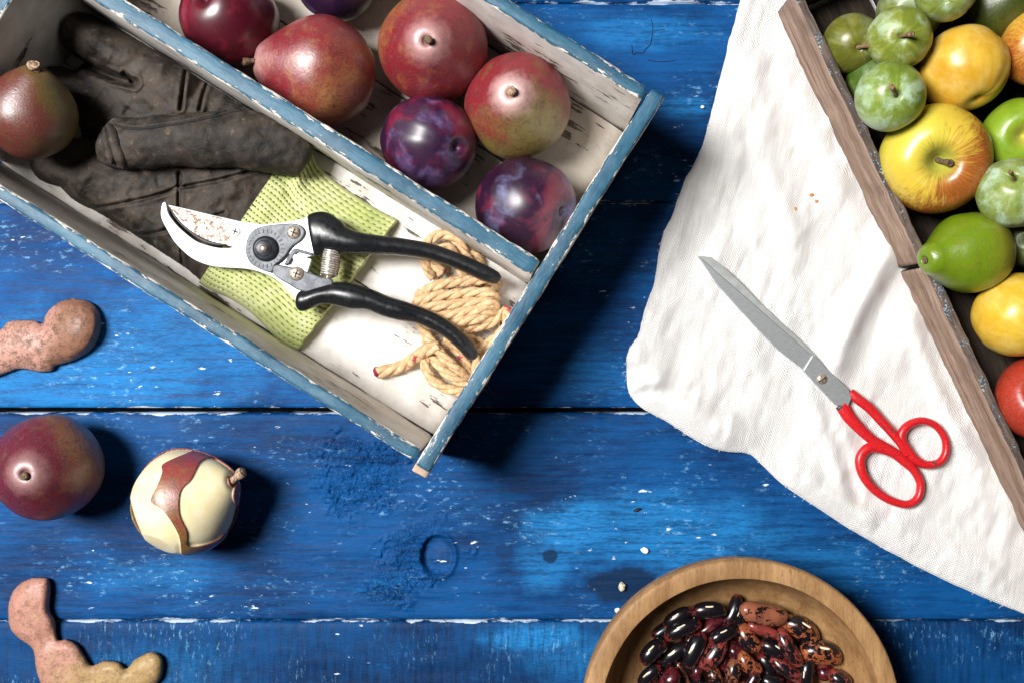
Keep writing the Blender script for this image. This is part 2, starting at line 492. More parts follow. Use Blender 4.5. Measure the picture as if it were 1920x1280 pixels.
# frayed, slightly wavering hem
wob = 2.2 * fbm(np.arange(len(ed)) / 7.0, np.zeros(len(ed)), 77, 4)
ns_ = len(ed); nt_ = 330
tt = np.linspace(0, 1, nt_) ** 1.25
fx = np.linspace(FARE[0][0], FARE[1][0], ns_); fy = np.linspace(FARE[0][1], FARE[1][1], ns_)
X = (ed[:, 0] + wob)[:, None] * (1 - tt) + fx[:, None] * tt
Yp = (ed[:, 1] + wob)[:, None] * (1 - tt) + fy[:, None] * tt
de = np.hypot(X - ed[:, 0][:, None], Yp - ed[:, 1][:, None])
Zc = cloth_z(X, Yp)
Zc = np.maximum(Zc - .0012 * np.exp(-de / 3.0), .0009)
k = (CH - Zc) / CH / PXM
lin = cloth_mat()
cloth = grid_mesh("linen_cloth", (X - 960) * k, (640 - Yp) * k, Zc, lin, skirt=.0008)
tag(cloth, "crumpled white linen cloth spread under the scissors and the fruit crate", "cloth")
# loose threads along the hem
V = []; F = []
for _ in range(40):
    i = rng.randrange(60, ns_ - 10)
    x, y = ed[i]; z = float(cloth_z(np.array([x + 6]), np.array([y]))[0])
    dx, dy = ed[i] - ed[i - 1]; L_ = math.hypot(dx, dy) + 1e-6
    nx, ny = (dy / L_, -dx / L_)
    if nx > 0: nx, ny = -nx, -ny
    ln = rng.choice([2, 3, 3, 4, 5, 9]) * rng.uniform(.5, 1); sk = rng.uniform(-1.1, 1.1)
    p = [(x + 3 - nx * 3, y, z * .7), (x + nx * ln * .5, y + ny * ln * .5, .0025), (x + nx * ln + sk * 4 * dx / L_, y + ny * ln + sk * 4 * dy / L_, .0012)]
    vv, ff = tube("", [(*P(a, b_, c)[:3], .00013, .00013) for a, b_, c in p], None, seg=4, n=2, ret=True)
    o_ = len(V); V += vv; F += [tuple(q + o_ for q in f) for f in ff]
r_ = mk("frayed_threads", V, F, lin, cloth); r_["kind"] = "stuff"

# ------------------------------------------------------------------ old blue and white wooden tray
HT = .092; TF = .010                       # rim height, top of the tray's floor
K = (CH - HT) / CH / PXM
RZ = math.atan2(-.532, .847)
cu, su = math.cos(RZ), math.sin(RZ)
Bc = P(806, 884, HT)
TL, TW = 1168 * K, 829 * K                 # outer length and width
UU = Vector((cu, su, 0)); VV = Vector((-su, cu, 0))
def TP(u, v, z):                           # u: metres left of the right end, v: metres from the lower side
    p = Vector((Bc.x, Bc.y, 0)) - UU * u + VV * v
    return Vector((p.x, p.y, z))
def tray_blue(hw):
    t = NT("chipped_tray_blue"); v = t.obj(); s = t.sep(v)
    n1 = t.noise(t.mapv(v, (.30, 1.3, 1)), 520, 7, .75); n2 = t.noise(v, 26, 4); n3 = t.noise(t.mapv(v, (.25, 1, 1)), 900, 3)
    e = t.mul(t.math('ABSOLUTE', s[1]), 1 / hw)
    chip = t.mr(t.add(t.add(n1, t.mul(t.math('POWER', e, 3.0), .24)), t.mul(t.add(n2, -.5), .55)), .655, .675)
    wood = t.mr(t.add(n1, t.mul(t.add(n2, -.5), .55)), .76, .78)
    c = t.mix(t.mr(t.noise(t.mapv(v, (.3, 1, 1)), 90, 4), .35, .65), (.012, .062, .115), (.028, .118, .190))
    c = t.mix(t.mr(n3, .35, .8, 0, .35), c, (.10, .22, .30))
    c = t.mix(chip, c, (.74, .70, .64)); c = t.mix(wood, c, (.40, .22, .12))
    return t.out(Base_Color=c, Roughness=.5, Normal=t.bump(t.add(t.mul(chip, -1.0), t.mul(n3, .35)), .9, .0006), Specular_IOR_Level=.4)
def tray_white(dirt=.5, seedv=0, grey=False):
    t = NT("worn_white_tray_paint"); v = t.mapv(t.obj(), loc=(seedv * .37, seedv * .11, 0))
    g = t.mapv(v, (.22, 1.5, 1.5))
    n1 = t.noise(g, 130, 6, .68); n2 = t.noise(v, 22, 5); n3 = t.noise(t.mapv(v, (.3, 1, 1)), 600, 4, .7); n4 = t.noise(v, 45, 5, .65)
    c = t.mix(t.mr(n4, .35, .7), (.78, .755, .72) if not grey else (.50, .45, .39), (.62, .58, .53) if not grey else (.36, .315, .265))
    c = t.mix(t.mul(t.mr(n2, .45, .75), dirt), c, (.36, .30, .25))
    chip = t.mr(t.add(n1, t.mul(t.add(n2, -.5), .8)), .665 - .03 * dirt, .69 - .03 * dirt)
    c = t.mix(chip, c, t.mix(t.mr(n3, .3, .7), (.035, .028, .024), (.16, .12, .095)))
    spk = t.mr(n3, .70 - .03 * dirt, .74)
    c = t.mix(t.mul(spk, .8), c, (.10, .08, .07))
    return t.out(Base_Color=c, Roughness=.72, Normal=t.bump(t.add(t.mul(chip, -1.2), t.add(t.mul(n3, .4), t.mul(n1, .3))), .8, .0007), Specular_IOR_Level=.3)
raw = simple("raw_pine", (.48, .33, .24), .8, var=.35, scale=120)
tray = empty("wooden_tray", TP(TL / 2, TW / 2, 0), "old blue rimmed white wooden tray with a divider, set at an angle on the planks", "tray")
def wall(name, u0, u1, v0, v1, z0, z1, white_side, seed, white_dirt=.4, along='u'):
    """white_side: -1 / +1 / 0 (both) : which local y side is white"""
    if along == 'u': L, W = abs(u1 - u0), abs(v1 - v0); rz = RZ
    else: L, W = abs(v1 - v0), abs(u1 - u0); rz = RZ + math.pi / 2
    m = [tray_blue(W / 2), tray_white(white_dirt + .15, seed), raw]
    def sm(nn):
        ny, nz = nn
        if nz > .45: return 0
        if white_side == 0 or ny * white_side > .3: return 1
        return 0
    c = TP((u0 + u1) / 2, (v0 + v1) / 2, (z0 + z1) / 2)
    return board(name, (L, W, z1 - z0), m, tray, c, rz, seg=90, rad=.0018, jit=.0007, seed=seed, side_mats=sm)
tr = 31 * K; tl = 27 * K; td = 35 * K
wall("side_wall", tr + .0004, TL, 0, tl, .0, HT - .001, 1, 3)                        # lower side
wall("side_wall", tr + .0004, TL, TW - tl, TW, .0, HT - .001, -1, 11)                # upper side
wall("end_wall", 0, tr, -.0016, TW + .0012, .0, HT, 1, 19, along='v')        # right end
wall("end_wall", TL - tr, TL - .0002, tl + .0004, TW - tl - .0004, .0, HT - .0015, -1, 23, .7, along='v')
VD0 = 412 * K
wall("divider", tr + .0004, TL - tr - .0004, VD0, VD0 + td, TF + .0005, HT - .003, 0, 31)
nfl = 4
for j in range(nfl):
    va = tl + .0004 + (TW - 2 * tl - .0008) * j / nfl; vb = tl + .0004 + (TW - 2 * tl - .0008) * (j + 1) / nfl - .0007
    board("floor_board", (TL - 2 * tr - .001, vb - va, .007), [tray_white(1.0, 40 + j, j >= 2)], tray,  # upper boards greyer: some dirt, and the divider's shade put into the colour
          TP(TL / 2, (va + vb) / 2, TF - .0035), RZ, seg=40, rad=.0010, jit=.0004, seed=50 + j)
# raw joint end at the near corner
board("joint_block", (.010, .005, .03), [raw], tray, TP(.0044, -.0034, HT - .024), RZ + .05, seg=6, rad=.001, jit=.001, seed=5)
# old nail heads along the divider's joint
nail = simple("rusty_nail", (.12, .06, .035), .7, .5)
def put_disc(name, p, r, h, mat, parent):
    V = []; F = []; n = 10
    for rr, zz in ((r, 0), (r * .8, h * .8), (r * .3, h)):
        for k in range(n): V.append((p.x + rr * math.cos(k * 2 * math.pi / n), p.y + rr * math.sin(k * 2 * math.pi / n), p.z + zz))
    for i in range(2):
        for k in range(n): F.append((i * n + k, i * n + (k + 1) % n, (i + 1) * n + (k + 1) % n, (i + 1) * n + k))
    F.append(tuple(2 * n + k for k in range(n)))
    return mk(name, V, F, mat, parent)
for (v_) in ():
    put_disc("nail_head", TP(tr / 2, v_, HT + .0002), .0013, .0005, nail, tray)

# ------------------------------------------------------------------ weathered fruit crate on the cloth
CR0 = .0045; CRH = .042                     # foot and rim height
dC = Vector((.426, -.904, 0)).normalized(); nC = Vector((.904, .426, 0)).normalized()
def crate_wood(dirt, cols, blue=0.0, seedv=0):
    t = NT("weathered_crate_wood"); v = t.mapv(t.obj(), loc=(seedv, seedv * .3, 0))
    kn = t.noise(v, 16, 2)
    g = t.mapv(v, (.10, 1, 1))
    gr = t.noise(g, 480, 7, .7, .6); g2 = t.noise(t.mapv(v, (.05, 1, 1)), 130, 5, .6, .4); n4 = t.noise(v, 40, 4)
    c = t.mix(t.mr(t.add(t.mul(gr, .5), t.mul(g2, .5)), .36, .64), cols[0], cols[1])
    c = t.mix(t.mr(n4, .5, .8, 0, .55), c, cols[2])
    crack = t.mr(t.add(t.noise(t.mapv(v, (.035, 1, 1)), 330, 5, .6, .3), t.mul(t.add(kn, -.5), .3)), .66, .70)
    c = t.mix(t.mul(crack, .85), c, (.02, .015, .012))
    if blue:
        bl = t.mr(t.noise(t.mapv(v, (.4, 1, 1)), 300, 5, .7), .54, .58)
        c = t.mix(t.mul(bl, blue), c, t.mix(t.mr(t.noise(v, 800, 2), .5, .62), (.02, .07, .11), (.5, .52, .5)))
    h = t.add(t.mul(gr, 1.0), t.add(t.mul(g2, .8), t.mul(crack, -2)))
    return t.out(Base_Color=c, Roughness=.85, Normal=t.bump(h, .9, .0008), Specular_IOR_Level=.2)
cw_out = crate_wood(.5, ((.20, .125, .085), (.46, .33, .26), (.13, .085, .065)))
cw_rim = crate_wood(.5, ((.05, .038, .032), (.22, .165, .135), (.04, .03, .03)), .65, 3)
cw_in = crate_wood(.6, ((.012, .008, .006), (.04, .028, .02), (.01, .007, .006)), 0, 7)  # inside wood darkened: shade of the crate interior put into its colour
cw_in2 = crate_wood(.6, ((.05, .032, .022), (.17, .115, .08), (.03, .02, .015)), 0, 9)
# the outer upper edge of the near side runs through these two pixels
e0 = P(1492, 0, CRH); e1 = P(1918, 896, CRH)
dC = (e1 - e0); dC.z = 0; dC.normalize(); nC = Vector((-dC.y, dC.x, 0))
if nC.x < 0: nC = -nC
rzC = math.atan2(dC.y, dC.x); CT = .0056
corner = e0 - dC * .004; corner.z = 0
def CP(a, b, z):
    p = corner + dC * a + nC * b
    return Vector((p.x, p.y, z))
CLEN = .44; CWID = .26
crate = empty("fruit_crate", CP(CLEN / 2, CWID / 2, CR0), "shallow weathered brown wooden crate heaped with green and yellow fruit on the cloth", "crate")
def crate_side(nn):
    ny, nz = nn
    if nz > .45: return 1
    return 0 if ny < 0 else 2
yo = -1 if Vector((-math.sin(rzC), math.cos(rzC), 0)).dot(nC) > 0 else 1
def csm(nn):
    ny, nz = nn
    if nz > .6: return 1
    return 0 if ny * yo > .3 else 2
split = .176
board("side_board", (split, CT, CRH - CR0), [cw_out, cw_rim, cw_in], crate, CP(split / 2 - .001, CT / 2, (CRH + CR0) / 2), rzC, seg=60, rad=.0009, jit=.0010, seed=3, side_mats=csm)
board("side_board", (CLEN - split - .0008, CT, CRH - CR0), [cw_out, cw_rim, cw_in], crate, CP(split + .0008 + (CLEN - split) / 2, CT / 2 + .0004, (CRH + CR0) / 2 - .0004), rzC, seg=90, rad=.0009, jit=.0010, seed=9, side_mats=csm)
rz2 = math.atan2(nC.y, nC.x)
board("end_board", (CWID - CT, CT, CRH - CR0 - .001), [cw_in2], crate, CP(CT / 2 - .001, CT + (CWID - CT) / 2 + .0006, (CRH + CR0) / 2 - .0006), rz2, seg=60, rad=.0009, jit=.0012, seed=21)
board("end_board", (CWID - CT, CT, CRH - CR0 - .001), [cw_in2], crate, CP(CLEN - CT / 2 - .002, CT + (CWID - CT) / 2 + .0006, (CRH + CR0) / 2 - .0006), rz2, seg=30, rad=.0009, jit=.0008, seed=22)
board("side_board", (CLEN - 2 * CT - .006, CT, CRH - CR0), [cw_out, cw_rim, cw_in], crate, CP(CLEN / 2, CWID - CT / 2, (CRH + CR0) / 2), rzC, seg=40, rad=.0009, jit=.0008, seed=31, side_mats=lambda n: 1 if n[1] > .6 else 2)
for j in range(6):
    w_ = (CWID - 2 * CT - .012) / 6
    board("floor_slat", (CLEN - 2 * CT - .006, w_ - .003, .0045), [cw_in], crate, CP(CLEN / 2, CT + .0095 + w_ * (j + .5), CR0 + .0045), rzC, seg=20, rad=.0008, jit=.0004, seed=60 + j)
CFL = CR0 + .0068

# ------------------------------------------------------------------ fruit
PEAR = [(0, .05), (.14, .02), (.30, .0), (.55, .10), (.83, .40), (.985, .80), (.985, 1.12), (.86, 1.42), (.66, 1.68), (.47, 1.88), (.34, 2.0), (.22, 2.08), (.11, 2.09), (.06, 2.03), (0, 1.98)]
SQUAT = [(0, .06), (.14, .02), (.30, .0), (.58, .10), (.87, .42), (1.0, .80), (.985, 1.08), (.86, 1.35), (.66, 1.56), (.46, 1.71), (.30, 1.80), (.18, 1.83), (.09, 1.80), (.05, 1.74), (0, 1.70)]
LONG = [(0, .05), (.14, .02), (.30, .0), (.55, .08), (.85, .38), (1.0, .85), (.96, 1.25), (.80, 1.6), (.60, 1.9), (.46, 2.12), (.38, 2.28), (.27, 2.40), (.13, 2.43), (.07, 2.38), (0, 2.34)]
PLUM = [(0, .07), (.10, .03), (.26, .03), (.55, .14), (.84, .42), (.985, .82), (1.0, 1.05), (.93, 1.42), (.76, 1.72), (.50, 1.94), (.26, 2.02), (.12, 1.99), (.05, 1.93), (0, 1.90)]
ROUND = [(0, .06), (.12, .02), (.30, .02), (.60, .16), (.88, .45), (1.0, .85), (.99, 1.08), (.88, 1.40), (.66, 1.66), (.40, 1.81), (.20, 1.82), (.10, 1.77), (.04, 1.70), (0, 1.67)]
APPLE = [(0, .20), (.10, .14), (.22, .04), (.40, .0), (.66, .10), (.90, .42), (1.0, .84), (.97, 1.16), (.82, 1.45), (.60, 1.60), (.42, 1.63), (.27, 1.56), (.15, 1.40), (.07, 1.27), (0, 1.22)]

def revolve(prof, R, segs=56, sub=5, seed=0, lump=.025, groove=0.0, ribs=0.0, roll=0.0):
    pr = catmull(prof, sub)
    zc = (max(p[1] for p in pr) + min(p[1] for p in pr)) / 2
    V = []; F = []
    m = len(pr)
    for i, (r, z) in enumerate(pr):
        r = max(r, 0)
        for k in range(segs):
            a = 2 * math.pi * k / segs
            n = Vector((math.cos(a) * r, math.sin(a) * r, z))
            f = 1 + lump * (mnoise.noise(n * 1.1 + Vector((seed * 3.1, seed, 0))) * 1.6 + .5 * mnoise.noise(n * 2.6 + Vector((seed, 0, seed * 2))))
            if groove:
                da = (a - math.pi + math.pi) % (2 * math.pi)
                da = min(da, 2 * math.pi - da)
                f *= 1 - groove * math.exp(-(da / .16) ** 2) + groove * .5 * math.exp(-(da / .45) ** 2)
            if ribs: f *= 1 + ribs * math.cos(5 * a + seed) * max(0, (z - .6))
            V.append(Vector((n.x * f, n.y * f, (z - zc) * (1 + (f - 1) * .5))) * R)
    for i in range(m - 1):
        for k in range(segs):
            l = (k + 1) % segs
            F.append((i * segs + k, i * segs + l, (i + 1) * segs + l, (i + 1) * segs + k))
    return V, F, (pr[-1][1] - zc) * R

def axis_of(px, py, lat, camw):
    p = P(px, py, .045)
    c = (Vector((0, 0, CH)) - p).normalized()
    return (c * camw + Vector((lat[0], lat[1], lat[2] if len(lat) > 2 else 0))).normalized()

def stem_paths(ztop, R, length, rad, bend, seed, sink):
    r = random.Random(seed)
    pts = []
    for i in range(7):
        t = i / 6
        b = Vector((bend[0], bend[1], 0)) * length * t * t
        w = rad * (1.15 - .35 * math.sin(t * 2.4)) * r.uniform(.9, 1.12)
        if t > .8: w *= 1.5
        pts.append((b.x, b.y, ztop - sink + (length + sink) * t, w, w * r.uniform(.85, 1.1)))
    pts.append((pts[-1][0], pts[-1][1], pts[-1][2] + rad * .4, rad * .9, rad * .8))
    return pts
STEM = simple("brown_fruit_stem", (.14, .085, .05), .8, var=.6, scale=900, bump=.6)
STEMP = simple("pale_fruit_stem", (.36, .24, .16), .8, var=.6, scale=700, bump=.6)
STEMG = simple("green_brown_plum_stem", (.22, .13, .07), .7, var=.5, scale=700, bump=.5)

def fruit(name, label, cat, group, px, py, rpx, lat, camw, rest, prof, mat, stem=None, seed=0, lump=.025, groove=0.0, roll=0.0, zc=None, ribs=0.0, smat=None, segs=56, sub=5):
    ax = axis_of(px, py, lat, camw)
    q = ax.to_track_quat('Z', 'Y') @ Quaternion((0, 0, 1), roll)
    z = .05
    for _ in range(6):
        R = PL(rpx, z)
        V, F, zt = revolve(prof, R, segs=segs, sub=sub, seed=seed, lump=lump, groove=groove, ribs=ribs)
        W = [q @ v for v in V]
        lo = min(w.z for w in W)
        z = zc if zc is not None else rest - lo
    cx = (max(w.x for w in W) + min(w.x for w in W)) / 2; cy = (max(w.y for w in W) + min(w.y for w in W)) / 2
    c = P(px, py, z) - Vector((cx, cy, 0))
    root = empty(name, (c.x + cx, c.y + cy, z + lo), label, cat, group)
    body = mk("skin", V, F, mat(R) if callable(mat) else mat, root, local=True)
    body.rotation_mode = 'QUATERNION'; body.rotation_quaternion = q
    body.location = c - root.location
    if stem:
        ln, rd, bx, by = stem[:4]
        sink = stem[4] if len(stem) > 4 else R * .06
        s = tube("stem", stem_paths(zt, R, ln, rd, (bx, by), seed + 5, sink), smat or STEM, root, seg=9, n=3, local=True)
        s.rotation_mode = 'QUATERNION'; s.rotation_quaternion = q; s.location = body.location
    root["_r"] = R
    return root, q, c, R

def pear_skin(main, second, d, bias=0.0, dark=(.10, .015, .02), spread=.5, speck=(.75, .55, .35), sd=0.0, rough=.40, mot=.72, halo=0.0):
    def make(R):
        t = NT("pear_skin"); v = t.mapv(t.obj(), loc=(sd * R, sd * R * .5, 0)); vo = t.obj()
        n1 = t.noise(v, 1.1 / R, 4, .6); n2 = t.noise(v, 6 / R, 6, .7); n3 = t.noise(v, 22 / R, 4, .65)
        m = t.add(t.mul(t.dot(vo, Vector(d).normalized() / R), .8), t.add(t.mul(t.add(n1, -.5), 1.5), t.mul(t.add(n2, -.5), .5)))
        c = t.mix(t.mr(m, bias - spread, bias + spread), main, second)
        c = t.mix(t.mul(t.mr(t.add(n2, t.mul(t.add(n3, -.5), .9)), .42, .70), mot), c, dark)
        c = t.mix(t.mul(t.mr(t.noise(v, 3.2 / R, 5, .65), .52, .68), .35), c, second)
        vs = t.vor(v, 30 / R)
        c = t.mix(t.mul(t.mr(vs.outputs['Distance'], .09, .20, 1, 0), .30), c, speck)
        vs2 = t.vor(v, 70 / R)
        c = t.mix(t.mul(t.mr(vs2.outputs['Distance'], .12, .28, 1, 0), .12), c, speck)
        s = t.sep(vo)
        if halo:   # pale neck round the stem: waxy bloom plus a highlight put into the colour
            rr = t.mul(t.n('VectorMath', {'operation': 'LENGTH'}, i0=t.n('CombineXYZ', X=s[0], Y=s[1], Z=0.0).outputs[0]).outputs['Value'], 1 / R)
            w = t.mul(t.mr(t.add(rr, t.mul(t.add(n2, -.5), .35)), .16, .52, 1, 0), t.mr(s[2], .3 * R, .7 * R))
            c = t.mix(t.mul(w, halo), c, (.66, .44, .42))
        h = t.add(t.mul(n2, .7), t.mul(n3, .5))
        return t.out(Base_Color=c, Roughness=t.mr(n2, .3, .7, rough - .06, rough + .10), Normal=t.bump(h, .30, .0010), Specular_IOR_Level=.85, Coat_Weight=.15, Coat_Roughness=.3)
    return make

def plum_skin(main, red, bloom=(.34, .32, .60), amt=.5, sd=0.0, redamt=.5, rough=.38, thr=.50):
    def make(R):
        t = NT("plum_skin"); v = t.mapv(t.obj(), loc=(sd * R, sd * R * .7, sd * R * .2))
        n1 = t.noise(v, 1.5 / R, 5, .6, .6); n2 = t.noise(v, 1.3 / R, 5, .55, .3); n3 = t.noise(v, 26 / R, 3)
        c = t.mix(t.mul(t.mr(n1, .46, .66), redamt), main, red)
        b = t.mul(t.mr(n2, thr, thr + .22), amt)
        film = t.mul(t.mr(n1, .4, .75), amt * .10)
        b = t.math('MAXIMUM', b, film)
        b = t.mul(b, t.mr(t.noise(t.mapv(v, (1, 1, .3)), 6 / R, 5, .7), .30, .66, .45, 1))
        c = t.mix(b, c, bloom)
        vs = t.vor(v, 26 / R)
        c = t.mix(t.mul(t.mr(vs.outputs['Distance'], .05, .13, 1, 0), .4), c, tuple(min(1, x * 3 + .12) for x in red))
        return t.out(Base_Color=c, Roughness=t.math('ADD', t.mul(b, .38), rough), Normal=t.bump(t.add(t.mul(n2, .6), t.mul(n3, .1)), .15, .0008),
                     Specular_IOR_Level=.6, Coat_Weight=t.mr(b, 0, .5, .25, 0), Coat_Roughness=.30)
    return make

def gage_skin(main, lite, bloom=(.50, .66, .50), amt=.55, sd=0.0, sub=.12):
    def make(R):
        t = NT("greengage_skin"); v = t.mapv(t.obj(), loc=(sd * R, sd * R * .7, sd * R * .2)); s = t.sep(t.obj())
        n1 = t.noise(v, 1.4 / R, 5, .6); n2 = t.noise(v, 1.5 / R, 6, .6, .3); n3 = t.noise(v, 18 / R, 5, .7)
        ang = t.math('ARCTAN2', s[1], s[0])
        vein = t.noise(t.n('CombineXYZ', X=t.mul(ang, 2.2), Y=t.mul(s[2], .6 / R), Z=sd).outputs[0], 2.2, 5, .6)
        c = t.mix(t.mr(t.add(t.mul(n1, .6), t.mul(vein, .4)), .38, .64), main, lite)
        b = t.mul(t.mr(t.add(n2, t.mul(t.add(n3, -.5), .22)), .44, .68), amt)
        c = t.mix(b, c, bloom)
        vs = t.vor(v, 24 / R)
        c = t.mix(t.mul(t.mr(vs.outputs['Distance'], .04, .13, 1, 0), .5), c, (.62, .68, .36))
        return t.out(Base_Color=c, Roughness=t.math('ADD', t.mul(b, .35), .30), Normal=t.bump(t.add(t.mul(n2, .5), t.mul(n3, .2)), .16, .0008),
                     Specular_IOR_Level=.5, Subsurface_Weight=sub, Subsurface_Radius=(.004, .006, .002), Subsurface_Scale=.5)
    return make

def apple_skin(ground, ground2, blush, d, bias=.1, spread=.4, sd=0.0, streaks=.9, cavity=(.42, .42, .06), rough=.3):
    def make(R):
        t = NT("apple_skin"); vo = t.obj(); s = t.sep(vo)
        flat = t.n('CombineXYZ', X=s[0], Y=s[1], Z=0.0).outputs[0]
        nv = t.n('VectorMath', {'operation': 'NORMALIZE'}, i0=flat).outputs[0]
        sv = t.n('VectorMath', {'operation': 'ADD'}, i0=t.mapv(nv, (1, 1, 1), (sd, sd, 0)), i1=t.n('CombineXYZ', X=0.0, Y=0.0, Z=t.mul(s[2], .55 / R)).outputs[0]).outputs[0]
        st = t.noise(sv, 13, 6, .72); st2 = t.noise(sv, 30, 4, .7)
        n1 = t.noise(t.mapv(vo, loc=(sd * R, 0, sd * R)), 1.3 / R, 4, .6); n2 = t.noise(vo, 12 / R, 4)
        m = t.add(t.mul(t.dot(vo, Vector(d).normalized() / R), .75), t.add(t.mul(t.add(n1, -.5), .9), t.mul(t.add(st, -.5), streaks * 1.6)))
        m = t.add(m, t.mul(t.add(st2, -.5), streaks * .7))
        c = t.mix(t.mr(n1, .35, .65), ground, ground2)
        c = t.mix(t.mul(t.mr(m, bias - spread, bias + spread), .92), c, t.mix(t.mr(st2, .35, .65), blush, tuple(x * .55 for x in blush)))
        rr = t.mul(t.n('VectorMath', {'operation': 'LENGTH'}, i0=flat).outputs['Value'], 1 / R)
        cav = t.mul(t.mr(t.add(rr, t.mul(t.add(st, -.5), .25)), .12, .42, 1, 0), t.mr(s[2], 0, .3 * R))
        c = t.mix(cav, c, cavity)
        vs = t.vor(vo, 17 / R)
        c = t.mix(t.mul(t.mr(vs.outputs['Distance'], .05, .12, 1, 0), .45), c, (.75, .65, .35))
        return t.out(Base_Color=c, Roughness=t.mr(n2, .3, .7, rough - .05, rough + .1), Normal=t.bump(t.add(n2, t.mul(n1, 2)), .10, .0008), Specular_IOR_Level=.5,
                     Subsurface_Weight=.06, Subsurface_Radius=(.004, .003, .001), Subsurface_Scale=.5)
    return make

RED = (.19, .008, .017); GRN = (.30, .24, .055); OLV = (.22, .20, .035)
GP = "red pears"; GPL = "dark plums in the tray"
# pears in the tray
fruit("pear", "red pear lying on its side by the divider with its stem pointing left", "pear", "pears in the tray", 592, 136, 104, (-.95, .18), .36, TF, PEAR,
      pear_skin(RED, (.34, .17, .05), (.5, .9, -.5), .75, sd=1.0, spread=.55, halo=.4), (.010, .0017, .25, 0), 3)
fruit("pear", "plump red pear seen from the top beside the tray's white upper wall", "pear", "pears in the tray", 811, 88, 102, (-.10, .10), 1, TF, PEAR,
      pear_skin((.19, .009, .018), (.34, .15, .035), (-.9, .5, -.3), .62, sd=2.0, halo=.45), (.0075, .0019, .15, .05), 6, smat=STEM)
fruit("pear", "half red half olive green pear nearest the tray's right end", "pear", "pears in the tray", 970, 197, 99, (-.10, .20), 1, TF, PEAR,
      pear_skin((.21, .010, .02), (.17, .135, .028), (.95, .15, 0), .22, sd=3.0, spread=.28, halo=.75), (.008, .0022, -.05, .1), 9, smat=STEMP)
fruit("pear", "brownish green and red pear leaning in the tray's left corner by the glove", "pear", "pears in the tray", 56, 214, 84, (.12, .80), .62, TF + .022, PEAR,
      pear_skin((.115, .020, .016), (.12, .088, .016), (-.5, -.9, .3), .12, dark=(.05, .03, .012), sd=4.0, spread=.42, mot=.5), (.006, .0026, .3, .3), 12, smat=STEMP)
# pears on the table
fruit("pear", "whole dark red pear standing on the blue planks at the left edge", "pear", "pears on the planks", 85, 876, 100, (-.34, -.10), 1, .0, PEAR,
      pear_skin((.12, .006, .018), (.18, .085, .028), (.25, -.95, -.4), .42, dark=(.06, .008, .02), sd=5.0, spread=.4, halo=.3), (.0055, .0018, -.2, -.1), 15)
# plums in the tray
fruit("plum", "glossy deep red plum cut by the upper picture edge, behind the divider", "plum", "plums in the tray", 432, 36, 88, (-.45, .35), .8, TF, PLUM,
      plum_skin((.060, .003, .010), (.20, .006, .022), (.30, .16, .26), .30, 1.0, .8, .30, .56), None, 21, groove=.035, roll=2.6)
fruit("plum", "dark purple plum mostly above the picture, behind the two red pears", "plum", "plums in the tray", 632, -44, 80, (.3, .2), .9, TF, PLUM,
      plum_skin((.016, .005, .028), (.06, .006, .02), (.14, .12, .26), .45, 2.0, .3), None, 22, groove=.03)
fruit("plum", "purple plum with pale violet bloom against the divider below the pears", "plum", "plums in the tray", 804, 269, 87, (.62, -.12), .78, TF, PLUM,
      plum_skin((.024, .005, .028), (.19, .004, .014), (.24, .17, .42), .60, 3.3, .75, .38, .47), None, 24, groove=.035, roll=1.6)
fruit("plum", "dark plum with blue bloom and a pale suture in the tray's right corner", "plum", "plums in the tray", 986, 387, 91, (.72, -.10), .60, TF, PLUM,
      plum_skin((.020, .004, .020), (.16, .004, .014), (.24, .26, .52), .60, 4.6, .7, .36, .50), None, 27, groove=.045, roll=-1.4)

# fruit heaped in the crate
GG = "greengage plums in the crate"
gA = gage_skin((.15, .19, .022), (.30, .33, .055), amt=.60, sd=1.0)
fruit("greengage", "shaded olive greengage with a bent stem in the crate's top corner", "greengage", GG, 1598, 82, 55, (.25, -.15), 1, None, ROUND,
      gage_skin((.10, .11, .012), (.20, .19, .03), amt=.12, sd=2.0), (.010, .0013, .45, .35), 31, zc=.034, smat=STEMG, groove=.02)
fruit("greengage", "pale green greengage with a curved stem next to the yellow plum", "greengage", GG, 1686, 72, 58, (.05, .05), 1, None, ROUND, gA, (.011, .0011, .40, .30), 32, zc=.056, smat=STEMG, groove=.03, roll=.4)
fruit("greengage", "bloomy greengage with a curved stem resting above the big apple", "greengage", GG, 1668, 181, 64, (.20, .02), 1, None, ROUND,
      gage_skin((.13, .19, .02), (.24, .32, .05), amt=.62, sd=3.1), (.010, .0011, .35, .55), 33, zc=.063, smat=STEMG, groove=.03, roll=1.9)
fruit("greengage", "deep green greengage almost hidden under the bloomy one by the crate side", "greengage", GG, 1640, 150, 52, (0, 0), 1, None, ROUND,
      gage_skin((.05, .10, .01), (.10, .16, .02), amt=.2, sd=4.1), None, 34, zc=.030)
fruit("greengage", "dull green greengage at the back between two paler ones", "greengage", GG, 1706, 22, 60, (0, 0), 1, None, ROUND,
      gage_skin((.10, .13, .02), (.19, .21, .05), amt=.3, sd=5.1), None, 35, zc=.032)
fruit("greengage", "pale greengage cut off by the upper picture edge", "greengage", GG, 1772, -14, 54, (0, -.3), 1, None, ROUND,
      gage_skin((.14, .18, .025), (.28, .34, .09), amt=.6, sd=6.1), None, 36, zc=.062, groove=.04)
fruit("greengage", "ribbed pale greengage with an upright stem at the right picture edge", "greengage", GG, 1900, 362, 65, (.05, .42), .9, None, ROUND,
      gage_skin((.16, .22, .04), (.27, .33, .08), (.48, .64, .50), amt=.8, sd=7.4), (.012, .0010, .18, .15), 37, zc=.062, smat=STEMG, groove=.05, roll=-1.4)
